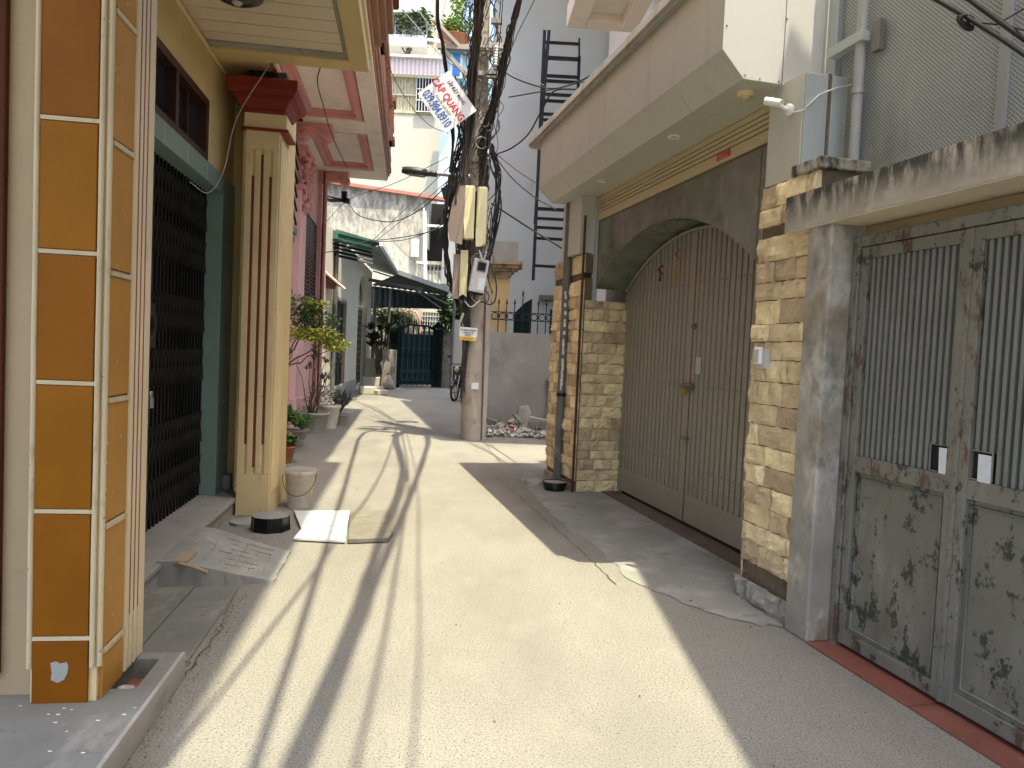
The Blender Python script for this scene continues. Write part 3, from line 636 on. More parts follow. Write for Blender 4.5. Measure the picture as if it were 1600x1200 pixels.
# transom window
f = MB()
f.box(WX-.10,3.9,3.30,WX+.012,6.05,3.36).box(WX-.10,3.9,2.885,WX+.012,6.05,2.94)
for b in (3.9,4.55,5.25,6.0): f.box(WX-.10,b,2.94,WX+.010,b+.055,3.30)
fr = f.build('transom_window', M_wood, T, bev=.004)
for b0, b1 in ((3.95,4.55),(4.60,5.25),(5.30,6.0)):
    MB().box(WX-.07,b0,2.94,WX-.06,b1,3.30).build('pane', M_glassd, T, parent=fr)
    MB().box(WX-.05,(b0+b1)/2-.012,2.94,WX-.03,(b0+b1)/2+.012,3.30).build('mullion', M_wood, T, parent=fr)
# green tile door surround
m = MB(); m.box(WX-.18,3.35,2.735,WX+.02,6.50,2.885)
m.box(WX-.18,6.50,.15,WX+.02,6.92,2.885); m.build('door_surround', M_gtile, T, bev=.004)
m = MB()
for z in (.5,.95,1.4,1.85,2.3): m.box(WX+.0195,6.502,z,WX+.0212,6.918,z+.005)
for b in (4.0,4.5,5.0,5.5,6.0): m.box(WX+.0195,b,2.74,WX+.0212,b+.005,2.88)
m.build('grout_line', M_potw, T)
# folding grille
M_lattice = mat('worn_lattice_steel', (.055,.055,.052), .35, .5, var=.3, vs=9, bump=0)
gx = WX-.12
m = MB().box(gx-.5,3.2,0,gx-.45,6.9,2.9).box(gx-.5,3.3,2.74,gx+.0,6.5,2.8)
m.build('dark_doorway', M_dark, T)
G_ = MB(); 
b = 3.42
while b < 6.48:
    G_.box(gx-.008,b,.155,gx+.012,b+.018,2.735); b += .078
    k = 0
g1 = G_.build('grille_bar', M_black, T)
g1['kind'] = 'stuff'
m = MB(); b = 3.42
while b < 6.40:
    for z0 in (.25,.62,1.15,1.55,2.05,2.40):
        h = .26
        m.bar((gx+.018,b+.009,z0),(gx+.018,b+.087,z0+h),.011,.004); m.bar((gx+.022,b+.087,z0),(gx+.022,b+.009,z0+h),.011,.004)
    b += .078
m.build('grille_lattice', M_lattice, T)['kind'] = 'stuff'
lk = MB().box(gx+.01,5.02,1.42,gx+.06,5.17,1.72).ball((gx+.05,5.095,1.57),.07,10,(.5,1,1.5)).build('lock_case', M_black, T, bev=.01)
MB().box(gx+.05,5.07,1.02,gx+.075,5.12,1.09).build('padlock', M_steelb, T, parent=lk, bev=.006)
MB().tube([(gx+.062,5.08,1.08),(gx+.062,5.08,1.13),(gx+.062,5.11,1.13),(gx+.062,5.11,1.08)],.006,6).build('shackle', M_steelb, T, parent=lk)
m = MB()
for q in (5.02,5.13): m.tube([(gx+.03,q,.2),(gx+.03,q,2.7)],.010,6)
m.build('lock_rail', M_steel, T)
# steps
MB().box(WX-.2,3.32,.115,-1.405,6.93,.15).build('threshold_slab', M_marble, T, bev=.006)
m = MB().box(WX-.2,3.33,-.02,-1.425,6.92,.115); m.build('step_riser', M_marble, T)
# far pilaster
pl = MB().box(-1.405,6.40,.0,-1.128,6.74,3.26).build('pilaster', M_cream, T)
m = MB()
z0, z1 = .42, 3.02
for q0, q1 in ((-1.405,-1.3485),(-1.3265,-1.2775),(-1.2555,-1.2065),(-1.1845,-1.128)): m.box(q0,6.384,.36,q1,6.40,3.10)
m.box(-1.405,6.384,3.10,-1.128,6.40,3.26).box(-1.405,6.384,0,-1.128,6.40,.36)
for q0, q1 in ((6.40,6.44),(6.46,6.52),(6.54,6.60),(6.62,6.68),(6.70,6.74)): m.box(-1.128,q0,.2,-1.114,q1,3.2)
m.box(-1.43,6.42,.2,-1.405,6.70,3.26)
m.build('fluting', M_cream, T, parent=pl, bev=.006)
m = MB()
for q, za, zb in ((-1.3375,.62,2.88),(-1.2665,.42,3.06),(-1.1955,.62,2.88)): m.box(q-.0105,6.386,za,q+.0105,6.3985,zb)
for q in (6.45,6.53,6.61,6.69): m.box(-1.128,q-.008,.3,-1.122,q+.008,3.15)
m.build('groove', M_groove, T, parent=pl)
m = MB().box(-1.44,6.37,3.255,-1.06,6.78,3.28); m.build('neck_band', M_red, T, parent=pl, bev=.006)
MB().box(-1.42,6.39,3.28,-1.08,6.76,3.40).build('neck', M_cream, T, parent=pl)
m = MB()
def fr_(e0, z0, e1, z1):
    A_=[(-1.42-e0,6.39-e0,z0),(-1.11+e0,6.39-e0,z0),(-1.11+e0,6.76+e0,z0),(-1.42-e0,6.76+e0,z0),(-1.42-e1,6.39-e1,z1),(-1.11+e1,6.39-e1,z1),(-1.11+e1,6.76+e1,z1),(-1.42-e1,6.76+e1,z1)]
    m.add(A_,[(3,2,1,0),(4,5,6,7),(0,1,5,4),(1,2,6,5),(2,3,7,6),(3,0,4,7)])
fr_(.01,3.40,.015,3.43); fr_(.02,3.43,.075,3.515); fr_(.085,3.515,.09,3.53); fr_(.10,3.53,.13,3.58); fr_(.13,3.58,.13,3.655)
m.build('capital', M_red, T, parent=pl, bev=.012)
MB().box(-1.40,6.42,3.66,-1.10,6.74,3.76).build('block', M_dark, T, parent=pl)  # near-black colour stands in for the shadow above the capital
# soffit boards
m = MB(); b = -1.0
while b < 6.0:
    m.box(WX,b+.007,3.795,-.555,b+.193,3.815,U(-.2,.2)); m.box(WX,b,3.803,-.555,b+.2,3.818); b += .2
m.build('soffit_board', M_soffit, T)
MB().tube([(-.57,-1,3.79),(-.57,5.98,3.79)],.020,6).tube([(WX,5.975,3.79),(-.57,5.975,3.79)],.026,6).build('soffit_bead', M_potg, T)
MB().box(-.55,-3,3.75,-.405,6.20,3.86).box(WX,6.0,3.75,-.55,6.20,3.86).box(WX,6.20,3.76,-1.20,6.95,3.86).build('edge_beam', M_yel, T, bev=.004)
MB().box(-1.20,6.20,3.75,-1.165,6.95,3.80).build('brown_strip', M_brown, T)
# fascia mouldings: stepped
m = MB()
for e, za, zb in ((.0,3.86,3.95),): m.box(-.55,-3,za,-.405+.02,6.22,zb)
m.build('fascia_band', M_cream, T, bev=.004)
m = MB()
for e, za, zb in ((.04,3.93,3.99),(.09,3.99,4.05),(.14,4.05,4.12),(.185,4.12,4.24)): m.box(-.6,-3,za,-.405+e,6.22+e*.5,zb)
m.build('fascia_moulding', M_brown, T, bev=.01)
MB().box(WX,-3,3.82,-.55,6.2,3.98).build('balcony_floor', M_cement, T)
for b0 in (5.55,2.2,-1.2):
    m = MB().box(-.48,b0,4.24,-.20,b0+.55,5.10); m.box(-.5,b0-.03,4.24,-.175,b0+.58,4.32); m.box(-.52,b0-.05,5.10,-.14,b0+.62,5.24)
    m.build('balustrade_pedestal', M_red, T, bev=.02)
m = MB().box(-.46,-3,5.0,-.30,6.2,5.10); m.build('balustrade_rail', M_red, T, bev=.015)
bb = -2.6
m = MB()
while bb < 6.1:
    m.lathe((-.38,bb,4.24),[(.05,0),(.03,.1),(.065,.3),(.03,.55),(.05,.76)],8); bb += .26
m.build('baluster', M_red, T)['kind'] = 'stuff'
# near tiled pillar
pc = MB().box(-1.345,2.868,.0,-1.115,3.29,3.8).build('pillar', M_cream, T)
ts = [.10,.36,.838,1.314,1.79,2.268,2.745,3.22,3.7]
for i in range(8):
    MB().box(-1.335,2.853,ts[i]+.011,-1.142,2.870,ts[i+1]-.010,U(-1,1)).build('tile', M_orange, T, parent=pc, bev=.003)
    MB().box(-1.117,2.885,ts[i]+.014+.06*(i==0)-.06,-1.100,3.085,ts[i+1]-.013-.06,0).build('tile', M_orange2, T, parent=pc, bev=.003)
# plaster patch where a tile chip is gone
pp = [(U(-.006,.006)+x,U(-.006,.006)+z) for x, z in ((-.052,-.05),(-.01,-.062),(.035,-.05),(.045,-.01),(.05,.03),(.04,.055),(0,.05),(-.02,.068),(-.055,.06),(-.048,0))]
MB().prism([(-1.237+x*.55,.235+z*.62) for x,z in pp],1,2.8505,2.8535).build('chipped_patch', M_cemwall, T, parent=pc)
m = MB()
def rail(m, pts, r): m.tube(pts, r, 8)
for q in (-1.345,-1.128): m.tube([(q+U(-.001,.001),2.856,z*.25) for z in range(1,16)],.010,8)
m.tube([(-1.106,2.868,z*.25) for z in range(1,16)],.011,8); m.tube([(-1.105,3.092,z*.25) for z in range(1,16)],.008,8)
for z in ts[1:]: m.box(-1.335,2.852,z-.007,-1.135,2.870,z+.008); m.box(-1.118,2.885,z-.072,-1.094,3.085,z-.054)
m.build('tile_edging', M_edge, T, parent=pc)
m = MB()
for q0, q1 in ((3.095,3.125),(3.140,3.170),(3.185,3.215),(3.230,3.295)): m.box(-1.118,q0,.12,-1.094,q1,3.8)
m.build('fluting', M_creamb, T, parent=pc, bev=.005)
m = MB()
for q in (3.1325,3.1775,3.2225): m.box(-1.1148,q-.0074,.35,-1.0965,q+.0074,3.78)
m.build('groove', M_groove, T, parent=pc)
MB().box(-1.62,2.93,0,-1.345,3.25,3.8).build('side_wall', M_creamw, T)
MB().box(-1.60,2.90,.2,-1.475,2.93,3.8).build('door_edge', M_dedge, T, bev=.006)
# plinth with broken hole
P = Thing('stone_plinth', 'grey step slab with a broken hole at the foot of the orange tiled pillar', 'step', L, (-1.1,2.9,0))
m = MB(); z0, z1 = .0, .115
for (x0,y0,x1,y1) in ((-1.9,1.5,-.935,2.96),(-1.9,2.96,-1.115,3.30),(-1.115,3.235,-.925,3.30),(-1.005,2.96,-.925,3.235)): m.box(x0,y0,z0,x1,y1,z1)
m.build('slab', M_pave, P)
MB().box(-.935,1.5,0,-.918,3.30,.118).build('edging', M_marble, P, bev=.004)
m = MB().box(-1.115,2.96,.0,-1.005,3.235,.03); m.build('hole_fill', M_redtile, P)
m = MB()
for _ in range(22): m.obox((U(-1.11,-1.02),U(2.98,3.14),U(.03,.06)),(U(.015,.04),)*3,(U(0,3),U(0,3),U(0,3)),U(-1,1))
m.build('rubble_bits', M_rubb, P)['kind'] = 'stuff'
m = MB()
for _ in range(34):
    x,y=U(-1.5,-.95),U(2.2,2.84); s=U(.003,.010); a=U(0,6)
    m.add([(x+s*math.cos(a+q),y+s*.6*math.sin(a+q),.1165) for q in (0,1.4,2.9,4.4)],[(0,1,2,3)])
m.build('paint_flakes', M_wht, P)['kind'] = 'stuff'
# ramp
def ramp_z(a): t = max(0,min(1,(a+1.32)/.62)); return .155*(1-t)**1.25
T = Thing('tiled_ramp', 'broken grey tiled ramp leading up to the folding grille door', 'ramp', L, (-1.2,4.8,0))
NA, NB = 16, 12; vs = []; top = []
for j in range(NB+1):
    for i in range(NA+1):
        a = -1.43+(.66+.015*noise.noise(Vector((j*.6,5,0))))*i/NA; b = 4.50+.86*j/NB + .10*(i/NA)*(1-2*j/NB)+ (.02*noise.noise(Vector((a*8,0,0))) if j in (0,NB) else 0)
        vs.append((a,b,ramp_z(a)+.005*noise.noise(Vector((a*7,b*7,0)))+.006))
m = MB().add(vs,[(j*(NA+1)+i,j*(NA+1)+i+1,(j+1)*(NA+1)+i+1,(j+1)*(NA+1)+i) for j in range(NB) for i in range(NA)])
Mramp = mat('ramp_tile',(.27,.265,.24),.85,var=.2,vs=5,bump=.4,layers=[((.12,.11,.10),(8,8,8),.6,.72,.5),((.42,.40,.33),(6,6,6),.62,.7,.5)])
m.build('tread', Mramp, T)
e = [vs[i] for i in range(NA+1)]; m = MB().add(e+[(p[0]+.0,p[1]-.012*rnd(),-.01) for p in e],[(i,NA+1+i,NA+2+i,i+1) for i in range(NA)])
e = [vs[NB*(NA+1)+i] for i in range(NA+1)]; m.add(e+[(p[0],p[1],-.01) for p in e],[(i,i+1,NA+2+i,NA+1+i) for i in range(NA)])
build_each(m,'cement_side', M_cement, T)
m = MB()
def gl(p, q):
    n = 8; m.tube([(p[0]+(q[0]-p[0])*k/n+U(-.008,.008), p[1]+(q[1]-p[1])*k/n+U(-.008,.008), ramp_z(p[0]+(q[0]-p[0])*k/n)+.0065) for k in range(n+1)],.0016,4)
for k in range(5): gl((-1.20+k*.085,4.62+k*.012+U(0,.1)),(-1.20+k*.085+U(-.02,.02),5.2-U(0,.25)))
for k in range(6): gl((-1.20+U(0,.12),4.70+k*.1),(-.84-U(0,.1),4.73+k*.09))
m.build('tile_joint', M_joint, T)
m = MB().tube([(-1.30,4.49,.155),(-1.22,4.50,.13),(-1.14,4.505,.095)],.012,6).box(-1.34,4.5,.150,-1.26,4.72,.166)
m.build('chipped_edge', M_creamw, T)
# small things by the far pilaster
tag(MB().obox((-1.60,6.82,.215),(.12,.13,.13),(0,0,.1)).build('stone_block', M_cement, F=L, base=(-1.6,6.82,.15), bev=.012), 'small rough grey stone block at the foot of the green door jamb', 'block')
T = Thing('cement_bucket', 'black cut bucket filled with cement in front of the yellow pilaster', 'bucket', L, (-1.03,5.95,0))
m = MB().lathe((-1.03,5.93,0),[(.150,0),(.142,.118),(.138,.118),(.136,.10)],8,smooth=False); 
for k in range(8): a = k*math.pi/4; m.bar((-1.03+.149*math.cos(a),5.93+.149*math.sin(a),.0),(-1.03+.143*math.cos(a),5.93+.143*math.sin(a),.115),.008)
m.build('bucket_shell', M_black, T)
MB().lathe((-1.03,5.93,0),[(.145,.117),(.08,.128),(.001,.130)],14,jag=.02).build('cement_fill', M_cement, T)
m = MB().lathe((-1.22,6.14,0),[(.17,-.01),(.15,.02),(.07,.03),(.001,.035)],12,jag=.15,smooth=False)
tag(m.build('cement_patch', M_cement, F=L, base=(-1.22,6.14,0)), 'spilled cement patch between the black cut bucket and the yellow pilaster', 'cement')
T = Thing('paint_bucket', 'dirty white plastic bucket standing beside the yellow pilaster', 'bucket', L, (-.93,6.78,0))
MB().lathe((-.93,6.78,0),[(.105,0),(.135,.31),(.143,.31),(.145,.345),(.137,.345),(.128,.31),(.10,.02),(.001,.02)],24).build('bucket_shell', M_buck, T)
MB().lathe((-.93,6.78,0),[(.147,.345),(.12,.352),(.001,.352)],24).build('cover', M_cement, T)
m = MB().tube([(-.93+.148*math.cos(a),6.78-.03-.148*abs(math.sin(a)),.30-.17*math.sin(a)) for a in [math.pi*k/14 for k in range(15)]],.0035,6); m.build('handle', M_steel, T)
# slabs lying on the road
def slab(poly, th, z, tilt):
    m = MB(); n=len(poly); m.add([(x,y,z+tilt*(y-6)+th) for x,y in poly]+[(x,y,max(.001,z+tilt*(y-6))) for x,y in poly],[tuple(range(n)),tuple(range(2*n-1,n-1,-1))]+[(i,n+i,n+(i+1)%n,(i+1)%n) for i in range(n)]); return m
tag(slab([(-.80,5.57),(-.41,5.50),(-.455,6.49),(-.93,6.47),(-.78,5.85)],.02,.012,.004).build('marble_slab', M_wmarb, F=L, base=(-.6,6,0), bev=.003), 'white marble slab lying flat on the road', 'slab')
tag(slab([(-.39,5.50),(-.09,5.55),(-.06,5.75),(-.10,6.50),(-.45,6.49)],.035,.004,-.006).build('wooden_board', M_board, F=L, base=(-.2,6,0), bev=.004), 'grey brown weathered board lying beside the white marble slab', 'board')
MB().box(-.5,-3.5,11.0,.86,6.45,11.2).box(WX,6.25,11.0,-.5,6.45,11.2).box(WX,-3,11,-.5,-2.8,11.2).box(WX-.25,-3,8.5,WX,6.45,11.2).build('shadow_beam', M_yel, YH)  # unseen beam added overhead, sized to shade the left road edge
# ceiling fan lamp
T = Thing('ceiling_lamp', 'round dark brown ceiling lamp on the cream boarded soffit', 'lamp', L, (-1.20,5.12,3.79))
MB().lathe((-1.20,5.10,3.795),[(.17,0),(.165,-.03),(.13,-.05),(.09,-.055)],28).build('rim', M_wood, T)
MB().lathe((-1.20,5.10,3.795),[(.09,-.052),(.05,-.07),(.001,-.075)],20).build('socket', M_lampb, T)
MB().lathe((-1.20,5.10,3.72),[(.035,0),(.022,-.015),(.001,-.018)],16).build('bulb', M_gbox, T)
# ================================================================ pink house
T = Thing('pink_house', 'pink house with green metal door, shuttered window and scroll brackets under its balcony', 'house', L, (-1.95,12,0))
PX = -1.95
m = MB()
m.box(PX-.3,7.2,3.3,PX,16.15,5.15).box(PX-.3,7.2,0,PX,11.55,3.3).box(PX-.3,12.45,0,PX,13.55,3.3).box(PX-.3,13.55,0,PX,15.35,1.85).box(PX-.3,15.35,0,PX,16.15,3.95).box(PX-.3,13.55,3.3,PX,15.35,3.95)
m.box(PX-.3,7.2,5.15,PX,16.1,9.5).box(PX-.25,16.15,0,PX-.01,16.16,5)
m.box(PX-4,15.9,0,PX-.3,16.15,9.5)
m.build('wall', M_pink, T)
m = MB(); m.box(PX,12.55,.0,PX+.10,13.25,4.05).box(PX,15.55,0,PX+.08,16.2,4.9).box(PX,15.52,0,PX+.11,16.23,.6).box(PX,12.5,0,PX+.13,13.3,.55)
for z in (.9,1.35,1.8,2.25,2.7,3.15,3.6): m.box(PX+.08,15.6,z,PX+.095,16.18,z+.38)
m.build('pilaster', M_pink, T, bev=.01)
build_each(MB().box(PX,12.48,4.05,PX+.16,13.32,4.13),'necking', M_pinkd, T, bev=.015)
MB().box(PX,12.5,4.6,PX+.14,13.3,4.68).box(PX,12.46,4.68,PX+.2,13.34,4.76).build('capital', M_pinkd, T, bev=.015)
m = MB()
for k in range(60): m.ball((PX+.12+U(0,.08),U(12.6,13.25),U(3.75,4.6)),U(.03,.07),6)
m.build('carved_relief', M_pinkd, T); m = MB()
for k in range(3): m.tube([(PX+.16+.03*k,12.7+k*.1+.09*math.sin(t*.7)*(1-t*.08),4.35-.05*t) for t in range(9)],.025,6)
build_each(m,'carved_vine', M_pinkd, T)
MB().box(-.6,6.47,11,.66,14.4,11.2).box(PX,6.47,11,-.6,6.67,11.2).box(PX,14.2,11,-.6,14.4,11.2).box(PX-.3,6.6,9.5,PX,14.4,11.2).build('shade_beam', M_pale, T)  # added out of view so that its shadow darkens the road by the plants
# doors and window
d = MB().box(PX-.12,11.58,.05,PX-.02,12.43,3.28)
d = d.build('metal_door', M_gdoor, T)
m = MB()
for q in range(9): m.box(PX-.02,11.62+q*.095,.3,PX+.01,11.65+q*.095,3.2)
for z in (.12,1.1,1.5,2.3,3.15): m.box(PX-.02,11.58,z,PX+.03,12.43,z+.07)
for z in (1.2,.25): m.tube([(PX+.02,11.7+.1*k,z+.12+.08*math.sin(k*2)) for k in range(8)],.014,5)
m.build('door_bars', M_gdoor, T, parent=d)
MB().box(PX-.06,11.5,3.28,PX+.06,12.5,3.38).build('door_lintel', M_gdoor, T)
f = MB().box(PX-.08,13.55,1.85,PX+.03,13.62,3.95).box(PX-.08,15.28,1.85,PX+.03,15.35,3.95).box(PX-.08,13.55,3.88,PX+.03,15.35,3.95).box(PX-.08,13.55,1.85,PX+.03,15.35,1.92).box(PX-.08,14.42,1.85,PX+.02,14.48,3.95).build('window', M_wood, T, bev=.005)
m = MB(); z = 1.94
while z < 3.86: m.obox((PX+.012,14.45,z),(.014,1.7,.05),(0,.6,0)); z += .075
m.build('shutter_louvre', M_wood, T, parent=f)
m = MB().box(PX-.2,13.6,1.9,PX-.1,15.3,3.9).build('window_dark', M_dark, T, parent=f)
m = MB()
for z in (3.55,3.78,4.0,4.22,4.45,4.68): m.bar((PX+.02,11.3,z+.5),(PX+.04,12.5,z-.1),.03)
build_each(m,'slanted_rod', M_steel, T)
MB().tube([(PX+.16,15.45,0),(PX+.16,15.45,4.9)],.035,8).build('drain_pipe', M_pinkd, T)
MB().tube([(PX+.14,15.32,.0),(PX+.14,15.32,5.0)],.018,8).build('dark_pipe', M_wood, T)
# balcony slab with recessed panels
m = MB(); m.box(PX,7.2,5.16,-.62,15.9,5.3)
m.build('balcony_soffit', M_pale, T)
m = MB().box(-.82,7.2,5.05,-.60,15.95,5.3).box(PX,11.95,5.05,-.82,12.6,5.165).box(PX,15.2,5.05,-.82,15.95,5.165).box(PX,7.2,5.05,PX+.16,15.2,5.165)
m.build('soffit_beam', M_pale, T, bev=.008)
m = MB()
for b0, b1 in ((7.25,11.93),(12.62,15.18)):
    x0, x1 = PX+.18,-.84
    for e, w2, z in ((0,.10,5.075),(.10,.06,5.12)):
        p0,p1,q0,q1 = x0+e,x1-e,b0+e,b1-e
        m.box(p0,q0,z,p1,q0+w2,5.159).box(p0,q1-w2,z,p1,q1,5.159).box(p0,q0+w2,z,p0+w2,q1-w2,5.159).box(p1-w2,q0+w2,z,p1,q1-w2,5.159)
m.build('pink_moulding', M_pinkd, T)
for b in (12.28, 15.55):
    s = MB()
    for side in (-1,1):
        pts=[]
        for k in range(46):
            t = k/45; a = PX+.12+.46*t; ph = t*math.tau
            pts.append((a, b+side*.10, 4.93+.055*math.sin(ph*1.0)))
        s.tube(pts,.035,6)
    for c, dr in ((PX+.14,1),(PX+.52,-1)):
        s.tube([(c+ (.075*(1-k/22))*math.cos(k*.5)*dr, b-.13, 4.90+(.075*(1-k/22))*math.sin(k*.5)) for k in range(20)],.017,5)
        s.lathe((c,b,4.9),[(.11,-.12),(.11,.12)],14,'Y')
        s.lathe((c,b,4.9),[(.001,-.12),(.11,-.12)],14,'Y')
    s.box(PX,b-.11,4.86,PX+.60,b+.11,5.05)
    s.build('scroll_bracket', M_pinkd, T, bev=.01)
# fascia
MB().box(-.60,6.6,5.05,-.575,15.98,5.40).build('fascia', M_pale, T)
m = MB()
for e, za, zb in ((.02,5.10,5.16),(.05,5.16,5.22),(.08,5.22,5.32),(.05,5.32,5.42)): m.box(-.9,6.6,za,-.575+e,15.99+e*.4,zb)
m.box(-.66,6.6,5.42,-.50,15.9,5.50)
m.build('fascia_moulding', M_brown, T, bev=.012)
m = MB().box(-.60,6.6,6.05,-.46,15.9,6.15); m.build('balustrade_rail', M_brown, T, bev=.01)
bb = 6.8; m = MB()
while bb < 15.8: m.lathe((-.55,bb,5.5),[(.04,0),(.028,.06),(.055,.2),(.028,.4),(.04,.56)],7); bb += .25
m.build('baluster', M_brown, T)['kind'] = 'stuff'
for b0 in (9.7,14.2):
    m = MB().box(-.62,b0,5.42,-.44,b0+.4,6.2).box(-.64,b0-.04,6.15,-.40,b0+.44,6.26).box(-.64,b0-.03,5.42,-.40,b0+.43,5.5); m.build('balustrade_pedestal', M_brown, T, bev=.015)
# ================================================================ white house
T = WH = Thing('white_house', 'low white house with two barred doors and a grey sheet roof beyond the pink house', 'house', H, (-2.9,23,0))
X = -2.89
m = MB()
m.box(X-.3,16.9,0,X,19.55,4.35).box(X-.3,19.55,2.72,X,21.5,4.35).box(X-.3,19.55,0,X,21.5,.22).box(X-.3,21.5,0,X,24.4,4.35).box(X-.3,24.4,4.0,X,27.3,4.35).box(X-.3,27.3,0,X,28.6,4.35).box(X-.3,24.4,0,X,27.3,.1)
m.box(X-4,28.4,0,X-.3,28.6,4.35)
m.build('wall', M_white, T)
m = MB(); pts=[(24.4,2.9)]+[(25.85-1.45*math.cos(t),2.9+1.05*math.sin(t)) for t in [math.pi*k/16 for k in range(17)]]
m.prism([(24.4,4.0)]+pts+[(27.3,4.0)],0,X-.2,X-.005); m.build('arch_panel', M_white, T)
MB().box(X-.32,24.4,2.95,X-.28,27.3,4.0).build('arch_recess', M_white, T)
def bars(bm, x, b0, b1, z0, z1, nb, nz, t):
    for i in range(nb+1): q=b0+(b1-b0)*i/nb; bm.box(x,q-t/2,z0,x+.02,q+t/2,z1)
    for i in range(nz+1): q=z0+(z1-z0)*i/nz; bm.box(x,b0,q-t/2,x+.022,b1,q+t/2)
    return bm
d = MB().box(X-.16,19.6,.22,X-.10,21.45,2.70).build('metal_door', M_wood, T)
mm = bars(MB(),X-.09,19.6,21.45,.25,2.68,7,1,.05); mm.box(X-.1,19.6,1.0,X-.07,21.45,1.08).box(X-.1,20.5,.25,X-.05,20.58,2.68); mm.build('door_bars', M_steel, T, parent=d)
MB().box(X-.1,19.5,.2,X+.015,19.6,2.78).box(X-.1,21.45,.2,X+.015,21.55,2.78).box(X-.1,19.5,2.70,X+.015,21.55,2.78).build('door_frame', M_boxside, T)
d = MB().box(X-.24,24.45,.15,X-.2,27.25,2.8).build('lattice_door', mat('dusty_door_net',(.13,.115,.09),.8), T)
bars(MB(),X-.2,24.45,27.25,.15,2.85,8,12,.05).build('door_lattice', mat('brown_lattice',(.20,.13,.07),.6), T, parent=d)
MB().tube([(X+.06,18.95,.3),(X+.06,18.95,4.25)],.06,10).build('drain_pipe', M_dpipe, T)
MB().box(X,17.0,0,X+.03,24.4,.38).build('plinth_course', M_cemwall, T)
# roof sheet
m = MB(); n = 40
for i in range(n):
    b0 = 20.0+9.9*i/n; b1 = 20.0+9.9*(i+1)/n; dz = .03*(i%2)
    m.add([(X-.2,b0,4.62+dz),(-1.80,b0,4.30+dz),(-1.80,b1,4.30+.03-dz),(X-.2,b1,4.62+.03-dz)],[(0,1,2,3)])
m.build('roof', M_roofg, T)
m = MB()
for q in (20.1,22.5,25,27.5,29.7): m.bar((X-.1,q,4.52),(-1.85,q,4.22),.06)
m.box(-1.95,20,4.18,-1.90,29.9,4.24)
build_each(m,'rafter', M_roofg, T)
MB().box(-1.86,19.9,4.20,-1.76,29.9,4.33).build('gutter', M_wht, T)
# green awning
p0 = at(516,358,18.2); p1 = at(581,374,18.9); p2 = at(516,384,18.2); p3 = at(581,385,18.9)
T = Thing('awning', 'dark green sheet awning with louvre strips above the white house front', 'awning', W, (p0.x,18.4,4.0))
m = MB().add([p0,p1,p1-Vector((0,0,.20)),p0-Vector((0,0,.20)),p0+Vector((0,.04,0)),p1+Vector((0,.04,0)),p1+Vector((0,.04,-.20)),p0+Vector((0,.04,-.20))],[(0,1,2,3),(7,6,5,4),(0,4,5,1),(1,5,6,2),(2,6,7,3),(3,7,4,0)])
m.build('fascia', mat('green_awning_paint',(.035,.14,.095),.6), T)
for k in range(5):
    a, b = p0-Vector((0,-.25*k*.3,.25+.085*k)), p1-Vector((0,-.25*k*.3,.25+.085*k)); q = a.lerp(b,.62)
    MB().bar(a,b,.05,.06).build('louvre', M_dgreen, T)
    if k > 2: MB().bar(q-Vector((0,.035,-.005)),b-Vector((0,.035,-.005)),.02,.05).build('white_strip', M_wht, T)
MB().bar(p0+Vector((0,.35,-.1)),p1+Vector((0,.35,-.1)),.6,.04).build('top_sheet', M_dgreen, T)
MB().bar(p0+Vector((-.2,-.1,-.15)),p0+Vector((.02,-.1,-.15)),.25,.15).build('end_box', M_potg, T)
# small brown awning
p0 = at(503,424,17.4); p1 = at(526,443,17.4)
T = Thing('awning', 'small dark brown tilted awning with a pale drip pipe beside the pink house corner', 'awning', W, (p0.x,17.4,3.0))
MB().add([p0,p1,p1+Vector((0,1.0,.0)),p0+Vector((0,1.0,0)),p0-Vector((0,0,.05)),p1-Vector((0,0,.05)),p1+Vector((0,1,-.05)),p0+Vector((0,1,-.05))],[(3,2,1,0),(4,5,6,7),(0,1,5,4),(1,2,6,5),(2,3,7,6),(3,0,4,7)]).build('sheet', M_red, T)
pb = at(503,450,17.4); pc_ = at(523,452,17.4)
MB().add([p0,p1,pc_,pb],[(3,2,1,0)]).add([p0+Vector((0,.03,0)),p1+Vector((0,.03,0)),pc_+Vector((0,.03,0)),pb+Vector((0,.03,0))],[(0,1,2,3)]).build('side_sheet', M_wood, T)
MB().tube([p0+Vector((0,-.03,.06)),p1+Vector((0,-.03,.04)),at(540,452,17.2)],.025,7).build('drip_pipe', M_cabw, T)

# ================================================================ carport and green gate at the bend
T = Thing('carport', 'dark corrugated carport roof on thin posts at the bend of the alley', 'carport', W, (-4,28,0))
a = at(622,428,26.2); b = at(702,456,26.2); c = at(697,462,29.5); d = at(577,446,29.5)
m = MB()
n=26
for i in range(n):
    t0, t1 = i/n,(i+1)/n; dz=.04*(i%2)
    A0=a.lerp(b,t0); A1=a.lerp(b,t1); D0=d.lerp(c,t0); D1=d.lerp(c,t1)
    m.add([A0+Vector((0,0,dz)),A1+Vector((0,0,.04-dz)),D1+Vector((0,0,.04-dz)),D0+Vector((0,0,dz))],[(0,1,2,3)])
    m.add([D0+Vector((0,dz,0)),D1+Vector((0,.04-dz,0)),at(577+120*t1,480+3*t1,29.5)+Vector((0,.04-dz,0)),at(577+120*t0,480+3*t0,29.5)+Vector((0,dz,0))],[(0,1,2,3)])
m.build('corrugated_sheet', M_corrd, T)
MB().bar(a+Vector((0,-.05,.06)),b+Vector((0,-.05,.06)),.06,.16).build('edge_trim', M_roofg, T)
a2 = at(568,420,26.0); b2 = at(612,437,26.0)
MB().bar(at(576,437,26.5),at(660,452,26.5),.05,.12).bar(at(640,447,26.3),at(700,475,27.5),.04,.05).bar(at(630,440,26.3),at(690,482,28),.03,.04).build('truss', M_dpipe, T)
